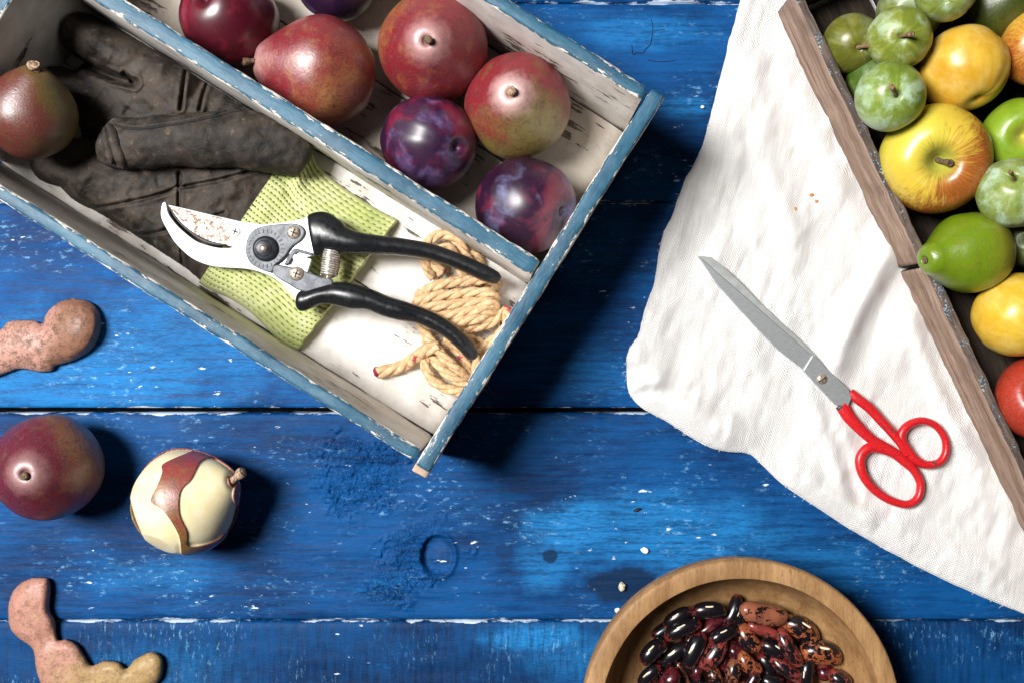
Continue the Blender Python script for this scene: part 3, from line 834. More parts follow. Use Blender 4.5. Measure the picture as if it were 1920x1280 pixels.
fruit("greengage", "dull green greengage low in the crate under the ribbed one", "greengage", GG, 1922, 452, 48, (0, 0), 1, None, ROUND,
      gage_skin((.10, .13, .03), (.17, .18, .05), amt=.35, sd=8.1), None, 38, zc=.030)
fruit("plum", "bright yellow round plum next to the green plums and above the apple", "plum", "yellow fruit in the crate", 1806, 130, 81, (.35, -.75), .45, None, ROUND,
      gage_skin((.56, .30, .018), (.68, .44, .06), (.74, .58, .22), amt=.4, sd=9.1, sub=.15), None, 41, zc=.044, groove=.03, roll=.8)
fruit("plum", "bright yellow plum at the right edge below the green pear", "plum", "yellow fruit in the crate", 1905, 590, 78, (.5, -.4), .7, None, ROUND,
      gage_skin((.62, .36, .02), (.74, .50, .07), (.78, .66, .24), amt=.4, sd=10.1, sub=.15), None, 42, zc=.042)
fruit("apple", "yellow apple with orange red streaks and a deep stem hollow", "apple", "apples in the crate", 1748, 300, 100, (.14, -.06), 1, CFL, APPLE,
      apple_skin((.66, .47, .05), (.60, .52, .06), (.42, .085, .02), (.75, .10, -.45), -.22, .30, sd=1.3), (.0125, .0016, .35, .25, .0), 43, ribs=.02)
fruit("apple", "green apple behind the big streaked apple at the right edge", "apple", "apples in the crate", 1908, 256, 68, (.2, 0), 1, None, APPLE,
      apple_skin((.17, .28, .012), (.24, .36, .025), (.22, .24, .03), (1, 0, 0), .9, .4, sd=2.3, streaks=.3), None, 44, zc=.040)
fruit("apple", "orange yellow apple cut off by the right picture edge", "apple", "apples in the crate", 1948, 92, 72, (.3, .1), 1, None, APPLE,
      apple_skin((.68, .42, .05), (.62, .36, .04), (.42, .09, .02), (-.2, -.8, 0), .3, .5, sd=3.3), None, 45, zc=.044)
fruit("apple", "shiny red apple cut off by the right picture edge near the crate's lower end", "apple", "apples in the crate", 1948, 746, 80, (.1, .2), .9, CFL, APPLE,
      apple_skin((.55, .36, .06), (.45, .38, .06), (.46, .014, .022), (-.4, .5, .5), -.75, .35, sd=4.3), None, 46)
fruit("pear", "bright green pear leaning over the crate side with its stem to the left", "pear", "pears in the crate", 1806, 474, 76, (-.95, -.16), .50, None, LONG,
      pear_skin((.145, .235, .006), (.22, .20, .02), (0, .5, -.8), .55, dark=(.07, .11, .006), sd=7.0, speck=(.2, .22, .04), rough=.30, mot=.35), (.003, .0013, .1, .2), 48, zc=.047, lump=.04)
fruit("green_fruit", "dark mottled green fruit at the top edge behind the yellow plum", "fruit", "green fruit in the crate", 1868, 8, 66, (.7, .3), .5, None, PLUM,
      pear_skin((.055, .07, .008), (.09, .13, .015), (1, 0, 0), .2, dark=(.02, .03, .006), sd=8.0, speck=(.10, .20, .02), rough=.4, mot=.7), None, 49, zc=.034)

# ------------------------------------------------------------------ half peeled pear
FLESH = None
def flesh_mat():
    t = NT("cream_pear_flesh"); v = t.obj(); n = t.noise(v, 90, 5, .6); n2 = t.noise(v, 900, 3)
    c = t.mix(t.mr(n, .35, .65), (.82, .74, .50), (.80, .67, .38))
    return t.out(Base_Color=c, Roughness=.42, Normal=t.bump(t.add(n, t.mul(n2, .4)), .3, .0006), Subsurface_Weight=.2, Subsurface_Radius=(.006, .004, .002), Subsurface_Scale=.6)
FLESH = flesh_mat()
root, q, c, R = fruit("pear", "half peeled pear with cream flesh and a red strip of skin left on it", "pear", "pears on the planks", 349, 941, 100, (.92, .40), .42, .0, PEAR,
                      FLESH, (.0105, .0024, .25, -.25), 52, smat=STEMP, segs=240, lump=.02, sub=13)
body = [o for o in root.children if o.name.startswith("skin")][0]
body.name = "flesh"
PK = [(306, 869), (347, 850), (381, 838), (430, 838), (470, 862), (478, 900), (470, 950), (452, 958), (446, 950), (438, 930), (443, 900), (441, 872), (425, 860), (405, 855), (376, 864), (358, 898),
      (338, 921), (336, 962), (350, 997), (351, 1022), (372, 1024), (405, 1014), (422, 1000), (434, 1005), (425, 1040), (399, 1052), (347, 1055), (335, 1002), (306, 956), (283, 939), (295, 910), (304, 885)]
PK = catmull(PK, 5, True)
me = body.data
# planed facets where the knife ran, then skin left standing proud of the flesh
me.update()
base_co = [v.co.copy() for v in me.vertices]; base_no = [v.normal.copy() for v in me.vertices]
wpos = [root.location + body.location + (q @ co) for co in base_co]
px_ = np.array([[w.x * PXM * CH / (CH - w.z) + 960, 640 - w.y * PXM * CH / (CH - w.z)] for w in wpos])
wn = [(q @ n_) for n_ in base_no]
ins = inside(px_[:, 0], px_[:, 1], PK)
dist_, _ = seg_dist(px_[:, 0], px_[:, 1], PK + [PK[0]])
for i, v in enumerate(me.vertices):
    if wn[i].z > -.1:
        cut = np.clip((dist_[i] if not ins[i] else -dist_[i]) / 3.0 + .5, 0, 1)
        v.co = base_co[i] - base_no[i] * .0010 * cut
cutters = [(Vector((-.55, .05, .8)), .90), (Vector((-.85, -.3, .35)), .955), (Vector((.45, -.25, .85)), .90), (Vector((.25, -.75, .55)), .93), (Vector((-.35, -.75, .5)), .95)]
for i, v in enumerate(me.vertices):
    if ins[i]: continue
    w = q @ v.co
    for d, lim in cutters:
        d = d.normalized(); ex = w.dot(d) - lim * R
        if ex > 0: w = w - d * ex * .7
    v.co = q.inverted() @ w
# the skin: a shell cut to the knife's outline, lying over the uncut surface, and all of the underside
from mathutils.bvhtree import BVHTree
bvh = BVHTree.FromPolygons([tuple(w) for w in wpos], [tuple(p.vertices) for p in me.polygons])
step = 1.6
sx = np.arange(225, 480, step); sy = np.arange(830, 1060, step)
SX, SY = np.meshgrid(sx, sy)
IN = inside(SX, SY, PK)
near = IN.copy()
near[1:, :] |= IN[:-1, :]; near[:-1, :] |= IN[1:, :]; near[:, 1:] |= near[:, :-1]; near[:, :-1] |= near[:, 1:]
def closest(x, y):
    best = (1e9, x, y)
    for k_ in range(len(PK)):
        (x0, y0), (x1, y1) = PK[k_], PK[(k_ + 1) % len(PK)]
        dx, dy = x1 - x0, y1 - y0; t_ = max(0, min(1, ((x - x0) * dx + (y - y0) * dy) / (dx * dx + dy * dy + 1e-9)))
        d = math.hypot(x - x0 - t_ * dx, y - y0 - t_ * dy)
        if d < best[0]: best = (d, x0 + t_ * dx, y0 + t_ * dy)
    return best
V = []; F = []; idg = {}
org = Vector((0, 0, CH)); qi = q.inverted()
for r_i, c_i in zip(*np.nonzero(near)):
    x, y = SX[r_i, c_i], SY[r_i, c_i]
    if not IN[r_i, c_i]:
        d, x, y = closest(x, y)
        if d > step * 1.6: continue
    hit = bvh.ray_cast(org, (P(x, y, 0) - org).normalized())
    if hit[0] is None: continue
    nrm = hit[1] if hit[1].z > 0 else -hit[1]
    idg[(r_i, c_i)] = len(V); V.append(qi @ (hit[0] - root.location - body.location + nrm * .0001))
for (r_i, c_i) in list(idg):
    k4 = [(r_i, c_i), (r_i + 1, c_i), (r_i + 1, c_i + 1), (r_i, c_i + 1)]
    if all(k_ in idg for k_ in k4) and any(IN[k_] for k_ in k4):
        F.append(tuple(idg[k_] for k_ in k4))
idm = {}
for p in me.polygons:
    if all(wn[k_].z < -.05 for k_ in p.vertices):
        f = []
        for k_ in p.vertices:
            if k_ not in idm:
                idm[k_] = len(V); V.append(base_co[k_] + base_no[k_] * .0003)
            f.append(idm[k_])
        F.append(tuple(f))
sk = mk("peel_remnant", V, F, pear_skin((.27, .03, .035), (.26, .15, .035), (-.2, .6, -.6), .35, dark=(.11, .05, .02), sd=9.0)(R), root, local=True)
sk.rotation_mode = 'QUATERNION'; sk.rotation_quaternion = q; sk.location = body.location
so = sk.modifiers.new("thick", 'SOLIDIFY'); so.thickness = .0006; so.offset = -1

# ------------------------------------------------------------------ strips of pear peel
def snapped(poly, step):
    """grid over an outline whose border points lie exactly on the outline; px, py, inside flag, quads"""
    xs = np.arange(min(p[0] for p in poly) - step, max(p[0] for p in poly) + 2 * step, step); ys = np.arange(min(p[1] for p in poly) - step, max(p[1] for p in poly) + 2 * step, step)
    X, Y = np.meshgrid(xs, ys); I = inside(X, Y, poly)
    ids = {}; pts = []
    for r in range(len(ys)):
        for c_ in range(len(xs)):
            x, y = X[r, c_], Y[r, c_]
            if not I[r, c_]:
                if not I[max(r - 1, 0):r + 2, max(c_ - 1, 0):c_ + 2].any(): continue
                best = (1e9, x, y)
                for k_ in range(len(poly)):
                    (x0, y0), (x1, y1) = poly[k_], poly[(k_ + 1) % len(poly)]
                    dx, dy = x1 - x0, y1 - y0; t_ = max(0, min(1, ((x - x0) * dx + (y - y0) * dy) / (dx * dx + dy * dy + 1e-9)))
                    d = math.hypot(x - x0 - t_ * dx, y - y0 - t_ * dy)
                    if d < best[0]: best = (d, x0 + t_ * dx, y0 + t_ * dy)
                x, y = best[1:]
            ids[(r, c_)] = len(pts); pts.append((x, y))
    F = []
    for (r, c_) in ids:
        k4 = [(r, c_), (r + 1, c_), (r + 1, c_ + 1), (r, c_ + 1)]
        if all(k_ in ids for k_ in k4) and any(I[k_] for k_ in k4): F.append(tuple(ids[k_] for k_ in k4))
    return np.array(pts), F
def peel(label, outline, humps, mat, seed, D=44):
    """thin domed strip: outline in photo pixels, humps (px, py, radius, extra height)"""
    poly = catmull(outline, 5, True)
    pts, F = snapped(poly, 2.6)
    d, _ = seg_dist(pts[:, 0], pts[:, 1], poly + [poly[0]])
    q_ = np.clip(d / D, 0, 1)
    z = .0020 + .0058 * np.sqrt(np.clip(1 - (1 - q_) ** 2, 0, 1)) ** 1.15
    for (hx, hy, hr, hh) in humps:
        z += hh * np.exp(-((pts[:, 0] - hx) ** 2 + (pts[:, 1] - hy) ** 2) / hr ** 2) * np.clip(d / 12, 0, 1)
    z += .0007 * fbm(pts[:, 0] / 22, pts[:, 1] / 22, seed, 3) * np.clip(d / 10, .25, 1)
    V = [P(x, y, float(max(zz, .0014))) for (x, y), zz in zip(pts, z)]
    c0 = P(float(pts[:, 0].mean()), float(pts[:, 1].mean()), 0)
    root = empty("pear_peel", c0, label, "peel", "strips of pear peel")
    o = mk("peel_skin", V, F, [mat, FLESH], root)
    so = o.modifiers.new("thick", 'SOLIDIFY'); so.thickness = .0012; so.offset = -1; so.material_offset = 1; so.use_rim = True; so.material_offset_rim = 1
    return root
pk1 = pear_skin((.44, .22, .165), (.23, .095, .048), (1, -.1, 0), .22, spread=.28, dark=(.06, .026, .012), sd=2.2, speck=(.50, .30, .18), rough=.72, mot=.8)(.03)
pk2 = pear_skin((.42, .19, .14), (.36, .23, .08), (.5, -.7, 0), .2, dark=(.15, .075, .035), sd=5.2, speck=(.58, .40, .28), rough=.72, mot=.7)(.03)
peel("curled strip of brown pear peel on the light blue plank at the left edge", [(-60, 655), (-30, 632), (0, 619), (14, 604), (35, 600), (64, 601), (79, 607), (84, 594), (95, 578), (116, 564), (139, 560), (168, 566), (185, 583), (190, 606), (184, 635), (168, 658), (142, 674), (118, 682),
      (104, 686), (97, 695), (75, 697), (40, 691), (17, 697), (-10, 707), (-45, 715), (-64, 690)], [(142, 618, 50, .0060), (45, 648, 42, .0010)], pk1, 1, 40)
peel("lobed curl of pinkish pear peel in the lower left corner", [(49, 1086), (69, 1081), (90, 1084), (95, 1104), (93, 1141), (103, 1163), (108, 1197), (124, 1197), (145, 1208), (160, 1231), (172, 1246), (197, 1237), (223, 1241), (237, 1252), (254, 1234), (283, 1221), (302, 1230), (306, 1251), (298, 1277),
      (270, 1292), (235, 1312), (195, 1322), (150, 1318), (110, 1308), (82, 1290), (68, 1255), (61, 1216), (35, 1196), (19, 1176), (15, 1141), (22, 1112), (35, 1095)], [(58, 1135, 44, .0015), (88, 1200, 16, -.002), (170, 1275, 16, -.001)], pk2, 2, 20)

# ------------------------------------------------------------------ leather glove
def leather():
    t = NT("dark_brown_suede"); v = t.obj()
    n1 = t.noise(v, 38, 6, .65); n2 = t.noise(v, 160, 5, .7); n3 = t.noise(v, 1300, 3)
    c = t.mix(t.mr(t.add(t.mul(n1, .6), t.mul(n2, .4)), .36, .64), (.007, .0054, .0042), (.058, .043, .032))
    c = t.mix(t.mul(t.mr(n2, .60, .72), .5), c, (.17, .145, .125))
    c = t.mix(t.mr(t.noise(v, 2200, 2), .70, .78, 0, .5), c, (.20, .18, .16))
    return t.out(Base_Color=c, Roughness=t.mr(n2, .3, .7, .55, .85), Normal=t.bump(t.add(t.mul(n2, 1), t.add(n1, t.mul(n3, .35))), .6, .0014), Specular_IOR_Level=.4)
LEA = leather()
glove = empty("gardening_glove", P(330, 300, TF), "worn dark brown suede gardening glove with pale green knit cuff in the tray", "glove")
ZG = .028
gx = np.arange(20, 620, 1.9); gy = np.arange(-60, 580, 1.9)
GX, GY = np.meshgrid(gx, gy)
def capsule(a, b, ra, rb, h):
    d, t_ = seg_dist(GX, GY, [a, b])
    r = ra + (rb - ra) * t_
    q = np.clip(1 - (d / r) ** 2, 0, 1)
    return h * np.sqrt(q)
palm_poly = catmull([(150, 120), (260, 100), (340, 128), (430, 178), (520, 235), (575, 285), (540, 330), (505, 395), (455, 470), (398, 535), (340, 500), (270, 455), (190, 405), (130, 372), (108, 330), (150, 260), (130, 190)], 6, True)
pin = inside(GX, GY, palm_poly); pd, _ = seg_dist(GX, GY, palm_poly + [palm_poly[0]])
palm = np.where(pin, .021 * (1 - np.exp(-pd / 22)), 0)
f1 = capsule((128, 50), (330, 165), 41, 50, .030)
f2 = capsule((70, 150), (300, 240), 40, 50, .021)
f3 = capsule((100, 300), (300, 340), 46, 60, .019)
bulge = capsule((250, 175), (430, 225), 55, 70, .026)
def smax(*a):
    k_ = 420.0
    return np.log(sum(np.exp(k_ * x) for x in a) - (len(a) - 1)) / k_
GZ = smax(palm, f1, f2, f3, bulge)
on = GZ > .0012
ca, sa = math.cos(.56), math.sin(.56)
U_ = GX * ca + GY * sa; W_ = -GX * sa + GY * ca
wr = fbm(U_ / 34, W_ / 75, 11, 3) * .0026 + fbm(GX / 60, GY / 60, 13, 3) * .005 - np.abs(fbm(U_ / 45, W_ / 24, 15, 3)) * .0012
GZ = GZ + wr * np.clip(GZ / .012, 0, 1)
def groove(poly, depth, w, lip=.0008, lw=7):
    global GZ
    d, t_ = seg_dist(GX, GY, catmull(poly, 6))
    GZ = GZ - depth * np.exp(-(d / w) ** 2) + lip * np.exp(-((d - lw) / 4.5) ** 2)
groove([(95, 85), (150, 118), (205, 143), (240, 153), (252, 156)], .009, 7, .002, 13)
groove([(250, 156), (243, 146), (232, 138)], .004, 4)
groove([(348, 135), (343, 165), (338, 205)], .0034, 2.8, .0012)
groove([(388, 158), (380, 180), (374, 205)], .0034, 2.8, .0012)
groove([(336, 325), (335, 380), (338, 440), (342, 500)], .0030, 3, .0007)
groove([(150, 395), (220, 384), (300, 365), (334, 350)], .0030, 3, .0007)
groove([(340, 352), (410, 338), (480, 318), (520, 300)], .0030, 3, .0007)
groove([(200, 405), (260, 440), (336, 425), (420, 400)], .0022, 3, .0006)
groove([(60, 200), (130, 235), (220, 275)], .006, 8, .001, 14)
GZ = np.maximum(GZ, .0008)
# stay clear of the walls
kg = (CH - (TF + GZ)) / CH / PXM
WX = (GX - 960) * kg; WY = (640 - GY) * kg
relx = WX - Bc.x; rely = WY - Bc.y
vv_ = relx * (-su) + rely * cu; uu_ = -(relx * cu + rely * su)
on &= (vv_ > tl + .0015) & (vv_ < VD0 - .0012) & (uu_ < TL - tr - .002)
grid_mesh("glove_hand", WX, WY, TF + GZ, LEA, glove, keep=on, skirt=TF + .0004)

def lumpy_tube(name, path, mat, parent, seed, amp, n=10, seg=44, fr=(90, 260)):
    V, F = tube("", path, None, seg=seg, n=n, ret=True)
    out = []
    m = len(V) // seg
    pts = catmull(path, n)
    for i, v in enumerate(V):
        c = Vector(pts[i // seg][:3]); d = (v - c)
        if d.length > 1e-7:
            nn = mnoise.noise(v * fr[0] + Vector((seed, 0, 0))) + .5 * mnoise.noise(v * fr[1] + Vector((0, seed, 0)))
            v = v + d.normalized() * amp * nn
        out.append(v)
    return mk(name, out, F, mat, parent)
zt_ = .040
def pz(px, py, z, ra, rb): return (*P(px, py, z), PL(ra, z), rb)
thumb = [pz(193, 262, .037, 10, .0025), pz(197, 264, .037, 34, .0075), pz(212, 268, .038, 47, .011), pz(245, 270, .039, 48, .0125), pz(300, 266, .040, 47, .0125), pz(370, 262, .040, 50, .013), pz(440, 262, .039, 54, .0135),
         pz(500, 270, .037, 55, .0135), pz(545, 285, .034, 48, .0125), pz(572, 296, .031, 36, .010), pz(580, 300, .030, 6, .003)]
th = lumpy_tube("glove_thumb", thumb, LEA, glove, 4, .0017, n=14, seg=64, fr=(70, 230))
# fold at the tip and stitched seam along the thumb
SEAM_SHADE = simple("dark_seam_and_shade", (.010, .009, .008), .9)
from mathutils.bvhtree import BVHTree
_tv = [v.co + root_of(th) for v in th.data.vertices]
tb = BVHTree.FromPolygons([tuple(v) for v in _tv], [tuple(p.vertices) for p in th.data.polygons])
def on_thumb(px, py, lift):
    o_ = Vector((0, 0, CH)); h_ = tb.ray_cast(o_, (P(px, py, 0) - o_).normalized())
    return (h_[0] + Vector((0, 0, lift))) if h_[0] else None
def thumb_line(name, pts, r, lift, mat, n=6):
    path = [on_thumb(x, y, lift) for x, y in catmull(pts, n)]
    path = [p for p in path if p is not None]
    m = len(path)
    return tube(name, [(*p, r * min(1, .3 + 3 * min(i, m - 1 - i) / m), r * .9) for i, p in enumerate(path)], mat, th, seg=8, spline=False)
sp = [(210, 233), (228, 239), (258, 243), (300, 238), (345, 231), (390, 222), (430, 212), (462, 207)]
thumb_line("seam", sp, .0007, .0001, SEAM_SHADE)
thumb_line("seam_welt", [(x, y - 5) for x, y in sp], .0016, -.0006, LEA)
thumb_line("tip_fold", [(206, 236), (210, 250), (217, 272), (224, 296), (232, 312)], .0034, -.0006, LEA)
thumb_line("tip_fold_shadow", [(201, 240), (204, 256), (210, 280), (218, 304)], .0012, .0001, SEAM_SHADE)  # dark tube laid beside the fold, its shade put into the shape
thumb_line("tip_fold", [(197, 244), (198, 260), (203, 284), (211, 304)], .0030, -.0006, LEA)

def knit():
    t = NT("pale_green_ribbed_knit"); v = t.obj()
    n1 = t.noise(v, 30, 4); n2 = t.noise(v, 1500, 3); n3 = t.noise(v, 120, 4)
    c = t.mix(t.mr(n1, .35, .65), (.40, .45, .15), (.54, .57, .27))
    c = t.mix(t.mr(n3, .5, .8, 0, .5), c, (.64, .66, .45))
    return t.out(Base_Color=c, Roughness=.95, Normal=t.bump(t.add(n2, t.mul(n3, .5)), .6, .0006), Specular_IOR_Level=.1, Sheen_Weight=.2)
KNIT = knit()
top = np.array(catmull([(556, 262), (585, 285), (600, 314), (645, 352), (700, 388), (746, 413)], 40))
bot = np.array(catmull([(372, 530), (392, 543), (432, 561), (475, 591), (525, 640), (558, 656)], 40))
na = len(top); nb = 420
b_ = np.linspace(0, 1, nb); a_ = np.linspace(0, 1, na)
A, B = np.meshgrid(a_, b_, indexing='ij')
KX = top[:, 0][:, None] * (1 - b_) + bot[:, 0][:, None] * b_
KY = top[:, 1][:, None] * (1 - b_) + bot[:, 1][:, None] * b_
end_w = 1.5 * np.sin(B * 60) * np.clip((A - .93) / .07, 0, 1)
KX = KX + end_w * .8
prof_ = np.clip(1 - np.abs(2 * B - 1) ** 5, 0, 1) ** .6
KZ = .0015 + prof_ * (.0095 + .0075 * (1 - A) ** 1.3)
KZ = KZ * np.clip((1.0 - A) / .03 + .35, 0, 1)
NR = 33
rib = np.abs(np.sin(math.pi * NR * (B + .006 * fbm(A * 5, B * 5, 51))))
KZ += .0011 * rib ** .7 * np.clip((1.02 - A) / .04, 0, 1)
valley = rib < .34
dash = (np.sin(A * 2 * math.pi * 22 + 2.0 * np.floor(B * NR + .5)) > -.1)
KZ -= np.where(valley & dash & (A < .975), .0016, 0)
KZ += .0055 * np.exp(-((B - .10 - .22 * A) / .055) ** 2) * np.exp(-(A / .5) ** 2)         # fold running out from the wrist
KZ -= .003 * np.exp(-((B - .20 - .2 * A) / .04) ** 2) * np.exp(-(A / .45) ** 2)
KZ += .0022 * fbm(A * 5, B * 7, 41, 3) * prof_
KZ = np.maximum(KZ, .0006)
kz = (CH - (TF + KZ)) / CH / PXM
grid_mesh("cuff", (KX - 960) * kz, (640 - KY) * kz, TF + KZ, KNIT, glove, skirt=TF + .0004)

# ------------------------------------------------------------------ pruning shears on the glove
def chrome():
    t = NT("satin_white_steel"); v = t.obj(); n = t.noise(v, 60, 4); n2 = t.noise(v, 900, 3)
    c = t.mix(t.mr(n, .3, .7), (.86, .87, .88), (.74, .76, .78))
    return t.out(Base_Color=c, Metallic=.25, Roughness=.38, Normal=t.bump(n2, .1, .0004))
def rusty():
    t = NT("rust_spotted_blade"); v = t.obj(); q = P(375, 430, .035)
    n = t.noise(v, 330, 6, .7); n2 = t.noise(v, 1500, 4)
    reg = t.mr(t.dist(t.mapv(v, (1, 1, 1)), tuple(q - P(450, 450, 0).xyz * 0)), .006, .024, 1, 0)
    f = t.add(n, t.mul(t.add(n2, -.5), .5))
    c = t.mix(t.mr(f, .3, .6), (.82, .79, .76), (.70, .66, .62))
    c = t.mix(t.mr(f, .43, .54), c, (.34, .19, .11)); c = t.mix(t.mr(f, .54, .62), c, (.05, .035, .028))
    return t.out(Base_Color=c, Metallic=.15, Roughness=.5, Normal=t.bump(f, .35, .0005))
def plate_mat():
    t = NT("zinc_bracket"); v = t.obj(); n = t.noise(v, 160, 5, .65); n2 = t.noise(v, 700, 3)
    c = t.mix(t.mr(n, .35, .65), (.075, .082, .095), (.17, .18, .20))
    c = t.mix(t.mr(n2, .72, .8, 0, .7), c, (.40, .16, .06))
    return t.out(Base_Color=c, Metallic=.2, Roughness=.5, Normal=t.bump(n2, .2, .0005))
def rubber():
    t = NT("black_rubber_grip"); v = t.obj(); n = t.noise(v, 300, 4); n2 = t.noise(v, 2600, 2); n3 = t.noise(v, 50, 4)
    c = t.mix(t.mr(n2, .70, .78, 0, .5), (.006, .007, .009), (.14, .14, .15))
    c = t.mix(t.mr(n3, .55, .75, 0, .35), c, (.010, .012, .016))
    return t.out(Base_Color=c, Roughness=t.mr(n, .3, .7, .24, .38), Normal=t.bump(t.add(n, t.mul(n3, 2)), .12, .0006), Specular_IOR_Level=.45)
CHR, RUS, PLT, RUB = chrome(), rusty(), plate_mat(), rubber()
SCR = simple("rusty_screw", (.42, .34, .27), .4, .6, var=.5, scale=900)
BLK = simple("black_steel", (.022, .026, .034), .35, .3, spec=.6)
SLOT = simple("screw_slot", (.05, .035, .02), .8)
ZS = .0325
shears = empty("pruning_shears", P(560, 480, ZS), "open black handled pruning shears with curved steel blades lying across the glove", "pruning shears")
HOOK = [(303, 385), (306, 380), (311, 381), (316, 402), (336, 427), (364, 450), (385, 459), (411, 465), (436, 464), (455, 452), (470, 434), (500, 428), (540, 470), (590, 520), (600, 552), (566, 566), (552, 560), (532, 538), (514, 522), (486, 510), (458, 504), (422, 502), (392, 498), (364, 487), (344, 472), (327, 454), (314, 433), (304, 414), (301, 400)]
prism("hook_blade", HOOK, ZS, ZS + .0042, CHR, shears, .0010, 4, bseg=3)
BLADE = [(315, 384), (346, 391), (392, 402), (449, 415), (492, 421), (524, 418), (556, 413), (582, 405), (592, 410), (588, 480), (566, 484), (530, 474), (490, 470), (455, 468), (424, 460), (385, 453), (355, 434), (336, 416), (322, 398)]
prism("cutting_blade", BLADE, ZS + .0032, ZS + .0054, CHR, shears, .0005, 0)
RB = [(319, 387), (346, 393), (392, 404), (425, 412), (432, 430), (428, 452), (400, 452), (378, 446), (356, 430), (338, 412), (326, 398)]
prism("rusted_bevel", RB, ZS + .0050, ZS + .0058, RUS, shears, .0003, 2)
EDGEM = simple("dark_cutting_edge", (.05, .045, .045), .5, .4, var=.6, scale=700)
tube("cutting_edge", [pz(x, y, ZS + .0056, w, .0004) for x, y, w in ((318, 388, 1.0), (326, 403, 2.0), (338, 418, 2.4), (356, 434, 2.4), (378, 449, 3.2), (402, 457, 3.2), (425, 459, 1.2))], EDGEM, shears, seg=6)
PLATE = [(460, 466), (463, 448), (473, 433), (492, 424), (524, 420), (552, 419), (566, 425), (571, 437), (563, 451), (548, 462), (536, 478), (524, 490), (514, 498), (509, 511), (492, 507), (471, 496), (462, 481)]
plate = prism("bracket_plate", PLATE, ZS + .0052, ZS + .0076, PLT, shears, .0006, 3)
# gear teeth round the bolt
for k_ in range(26):
    a = 2 * math.pi * k_ / 26
    c0 = Vector((496 + 33 * math.cos(a), 466 + 33 * math.sin(a)))
    T = Vector((math.cos(a), math.sin(a))); S_ = Vector((-T.y, T.x))
    o_ = [c0 - T * 3.2 - S_ * 1.5, c0 - T * 3.2 + S_ * 1.5, c0 + T * 3.0 + S_ * .9, c0 + T * 3.0 - S_ * .9]
    prism("gear_tooth", [tuple(p) for p in o_], ZS + .0072, ZS + .0081, BLK, plate, 0)
bolt = disc("pivot_bolt", 496, 466, 24, ZS + .0074, ZS + .0105, BLK, shears, .0016)
disc("bolt_ring", 494, 466, 16, ZS + .0105, ZS + .0111, BLK, bolt, .0006)
disc("bolt_centre", 493, 466, 7.5, ZS + .0110, ZS + .0124, SCR, bolt, .0006, dome=.0005)
for (x, y, r, z) in ((440, 434, 10.5, .0052), (550, 436, 12.5, .0074), (555, 513, 13.5, .0076)):
    s_ = disc("screw", x, y, r, ZS + z, ZS + z + .0012, CHR if x == 440 else SCR, shears, .0006, dome=.0007 if x != 440 else 0)
    top_ = ZS + z + .0012 + (.0007 if x != 440 else 0)
    for a in (.35, .35 + math.pi / 2):
        d = Vector((math.cos(a), math.sin(a))); n_ = Vector((-d.y, d.x)); c0 = Vector((x, y))
        prism("screw_slot", [tuple(c0 + d * r * .55 + n_ * 1.3), tuple(c0 - d * r * .55 + n_ * 1.3), tuple(c0 - d * r * .55 - n_ * 1.3), tuple(c0 + d * r * .55 - n_ * 1.3)], top_ - .0007, top_ + .00012, SLOT, s_, 0)
LBR = [(516, 497), (541, 500), (573, 509), (600, 519), (620, 523), (624, 533), (620, 546), (587, 548), (561, 545), (543, 535), (519, 521), (511, 510)]
prism("spring_bracket", LBR, ZS + .0044, ZS + .0078, PLT, shears, .0008, 3)
prism("stop_tab", [(546, 480), (552, 476), (584, 486), (576, 512), (562, 508)], ZS + .002, ZS + .0066, CHR, shears, .0004)
prism("stop_edge", [(540, 481), (549, 468), (556, 466), (584, 474), (586, 480), (558, 473), (552, 477), (541, 495), (532, 497)], ZS + .0046, ZS + .0070, BLK, shears, .0003)
hz = ZS + .0055
up_h = tube("handle", [pz(583, 442, hz, 36, .0042), pz(588, 441, hz, 39, .0058), pz(604, 437, hz, 40, .0066), pz(620, 441, hz, 34, .0070), pz(640, 450, hz, 27, .0072), pz(669, 456, hz, 21.5, .0070), pz(704, 459, hz - .0015, 18.5, .0066),
        pz(751, 463, hz - .002, 16.5, .0060), pz(809, 473, hz - .003, 15.5, .0056), pz(868, 494, hz - .003, 15, .0054), pz(905, 511, hz - .003, 15, .0052), pz(926, 520, hz - .003, 13, .0046), pz(935, 524, hz - .003, 8.5, .003), pz(938, 525.5, hz - .003, 2, .001)], RUB, shears, seg=28, n=10)
lo_h = tube("handle", [pz(555, 566, hz - .001, 5, .002), pz(558, 566, hz - .001, 15, .0042), pz(566, 565, hz - .001, 19, .0052), pz(580, 561, hz - .001, 18, .0056), pz(600, 554, hz - .001, 17, .0058), pz(630, 551, hz - .001, 22, .0062), pz(660, 556, hz, 24, .0066), pz(692, 562, hz, 20, .0064),
        pz(722, 574, hz, 19.5, .0062), pz(750, 582, hz, 19, .0060), pz(785, 591, hz - .0015, 16, .0056), pz(815, 604, hz - .0015, 16, .0056), pz(842, 620, hz - .0015, 15, .0054), pz(868, 643, hz - .0015, 14.5, .0052), pz(884, 662, hz - .0015, 13, .0044), pz(890, 670, hz - .0015, 8, .003), pz(892, 672.5, hz - .0015, 2, .001)], RUB, shears, seg=28, n=10)
